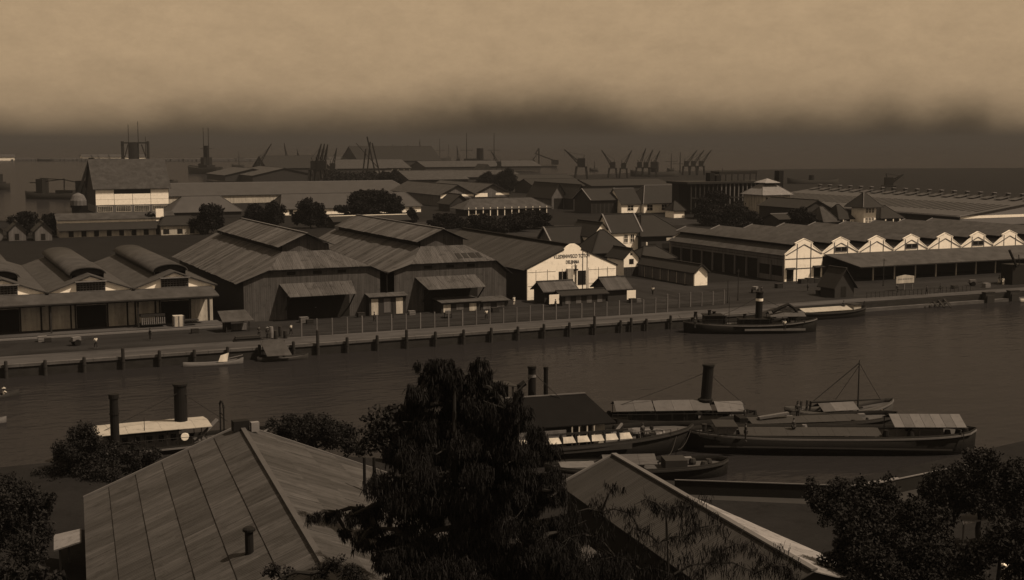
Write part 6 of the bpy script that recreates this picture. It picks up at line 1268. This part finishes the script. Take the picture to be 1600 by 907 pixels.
# trees between the harbour buildings
def midtree(label, px, py, w, h, seed, nb=7, name='round_tree', m_='foliage_far', zg=GZ, cat='tree'):
    p = at(px, py); g = random.Random(seed); bs = []
    for i in range(nb):
        a = g.uniform(0, 6.28); rr = g.uniform(.1, .55) * w / 2; z = zg + h * g.uniform(.42, .82); r_ = w * g.uniform(.24, .34)
        bs.append((p.x + rr * math.cos(a) * 1.1, p.y + rr * math.sin(a), z, r_, r_, min(r_ * .85, h * .30)))
    bs.append((p.x, p.y, zg + h * .80, w * .26, w * .26, h * .2)); bs.append((p.x, p.y, zg + h * .32, w * .36, w * .36, h * .26))
    bs += [(p.x + g.uniform(-.5, .5) * w, p.y + g.uniform(-.3, .3) * w, zg + h * g.uniform(.12, .45), w * .2, w * .2, h * .16) for _ in range(5)]
    return tree(label, tuple(p), bs, 40, .34, m_, False, seed, name, cat, 'trees among the harbour buildings', .3, tufts=(6, .5))
mt = [(325, 366, 9, 10, 'upright dark tree beside the row building end wing'), (398, 352, 8, 6.5, 'low dark tree left in the clump behind the first iron shed'), (425, 352, 9, 7.5, 'dark tree in the clump left of the egg-shaped tree'), (486, 357, 9.5, 9.5, 'egg-shaped dark tree before the long godown'), (575, 341, 19, 9.5, 'broad spreading tree over the long godown roof'), (612, 338, 9, 8, 'dark tree at the right end of the broad spreading tree'), (641, 350, 5.5, 4.6, 'small round tree right of the long godown'),
      (235, 366, 6, 6, 'small thin tree before the row building stair gable'), (252, 366, 6, 5, 'second small tree before the row building stair gable'), (36, 369, 8, 7, 'dark tree between the left cottages'), (80, 369, 7, 6.5, 'dark tree right of the nearest cottage'), (700, 357, 11, 4, 'low bush before the veranda house, left one'), (745, 358, 11, 4, 'low bush before the veranda house, second'), (800, 362, 13, 5, 'wide bush before the veranda house, middle'), (835, 358, 12, 5.5, 'wide bush before the veranda house, right'), (770, 366, 9, 3.6, 'low bush behind the iron shed roofs'),
      (762, 297, 12, 10, 'dark tree behind the right store gable'), (790, 300, 14, 11, 'taller dark tree right of the right store gable'), (605, 296, 12, 10, 'dark tree above the long godown right end'), (1245, 362, 8, 6.5, 'round dark tree behind the stepped-gable roofs'), (1268, 360, 6, 5, 'small dark tree beside the round one behind the gables'), (1120, 352, 14, 5, 'dark tree under the coal staging, left'), (1147, 348, 15, 6, 'dark tree under the coal staging, middle'), (1172, 353, 9, 4.2, 'dark tree under the coal staging, right'), (1110, 342, 14, 9, 'dark tree beside the long hipped house end'), (1160, 366, 9, 4, 'low hedge behind the stepped-gable warehouse'), (855, 318, 5, 6, 'small dark tree left of the pointed sheds'), (985, 350, 6, 3, 'low bush before the white end house')]
for i, (px, py, w_, h_, lab) in enumerate(mt): midtree(lab, px, py, w_, h_, 40 + i)
# far tree belt
tb_ = T('tree_belt', 'dark belt of far trees below the sheer legs', 'trees', tuple(at(590, 292))); tag(tb_, kind='stuff'); del tb_['category']
bs = []
for i in range(46):
    px = 515 + i * 3.3; p = at(px, 290 - 3 * rng.random()); h_ = rng.uniform(3.5, 6); bs.append((p.x, p.y, GZ + h_ * .7, 6, 6, h_ * .75))
leaf_mesh('crown', bs, 5, .8, 'foliage_far', tb_, False, 77)

# ================================================================== HAZE
hz = MB().box(-7000, 9000, -400, 12000, -5, 62).build('haze', 'water'); tag(hz, kind='stuff')
m = bpy.data.materials.new('haze'); m.use_nodes = True; nt = m.node_tree; nt.nodes.clear()
pv = nt.nodes.new('ShaderNodeVolumePrincipled'); mo = nt.nodes.new('ShaderNodeOutputMaterial'); nt.links.new(pv.outputs[0], mo.inputs['Volume'])
pv.inputs['Color'].default_value = (.125, .13, .145, 1); pv.inputs['Density'].default_value = .00028; pv.inputs['Anisotropy'].default_value = 0.0
hz.data.materials.clear(); hz.data.materials.append(m); hz.display_type = 'WIRE'
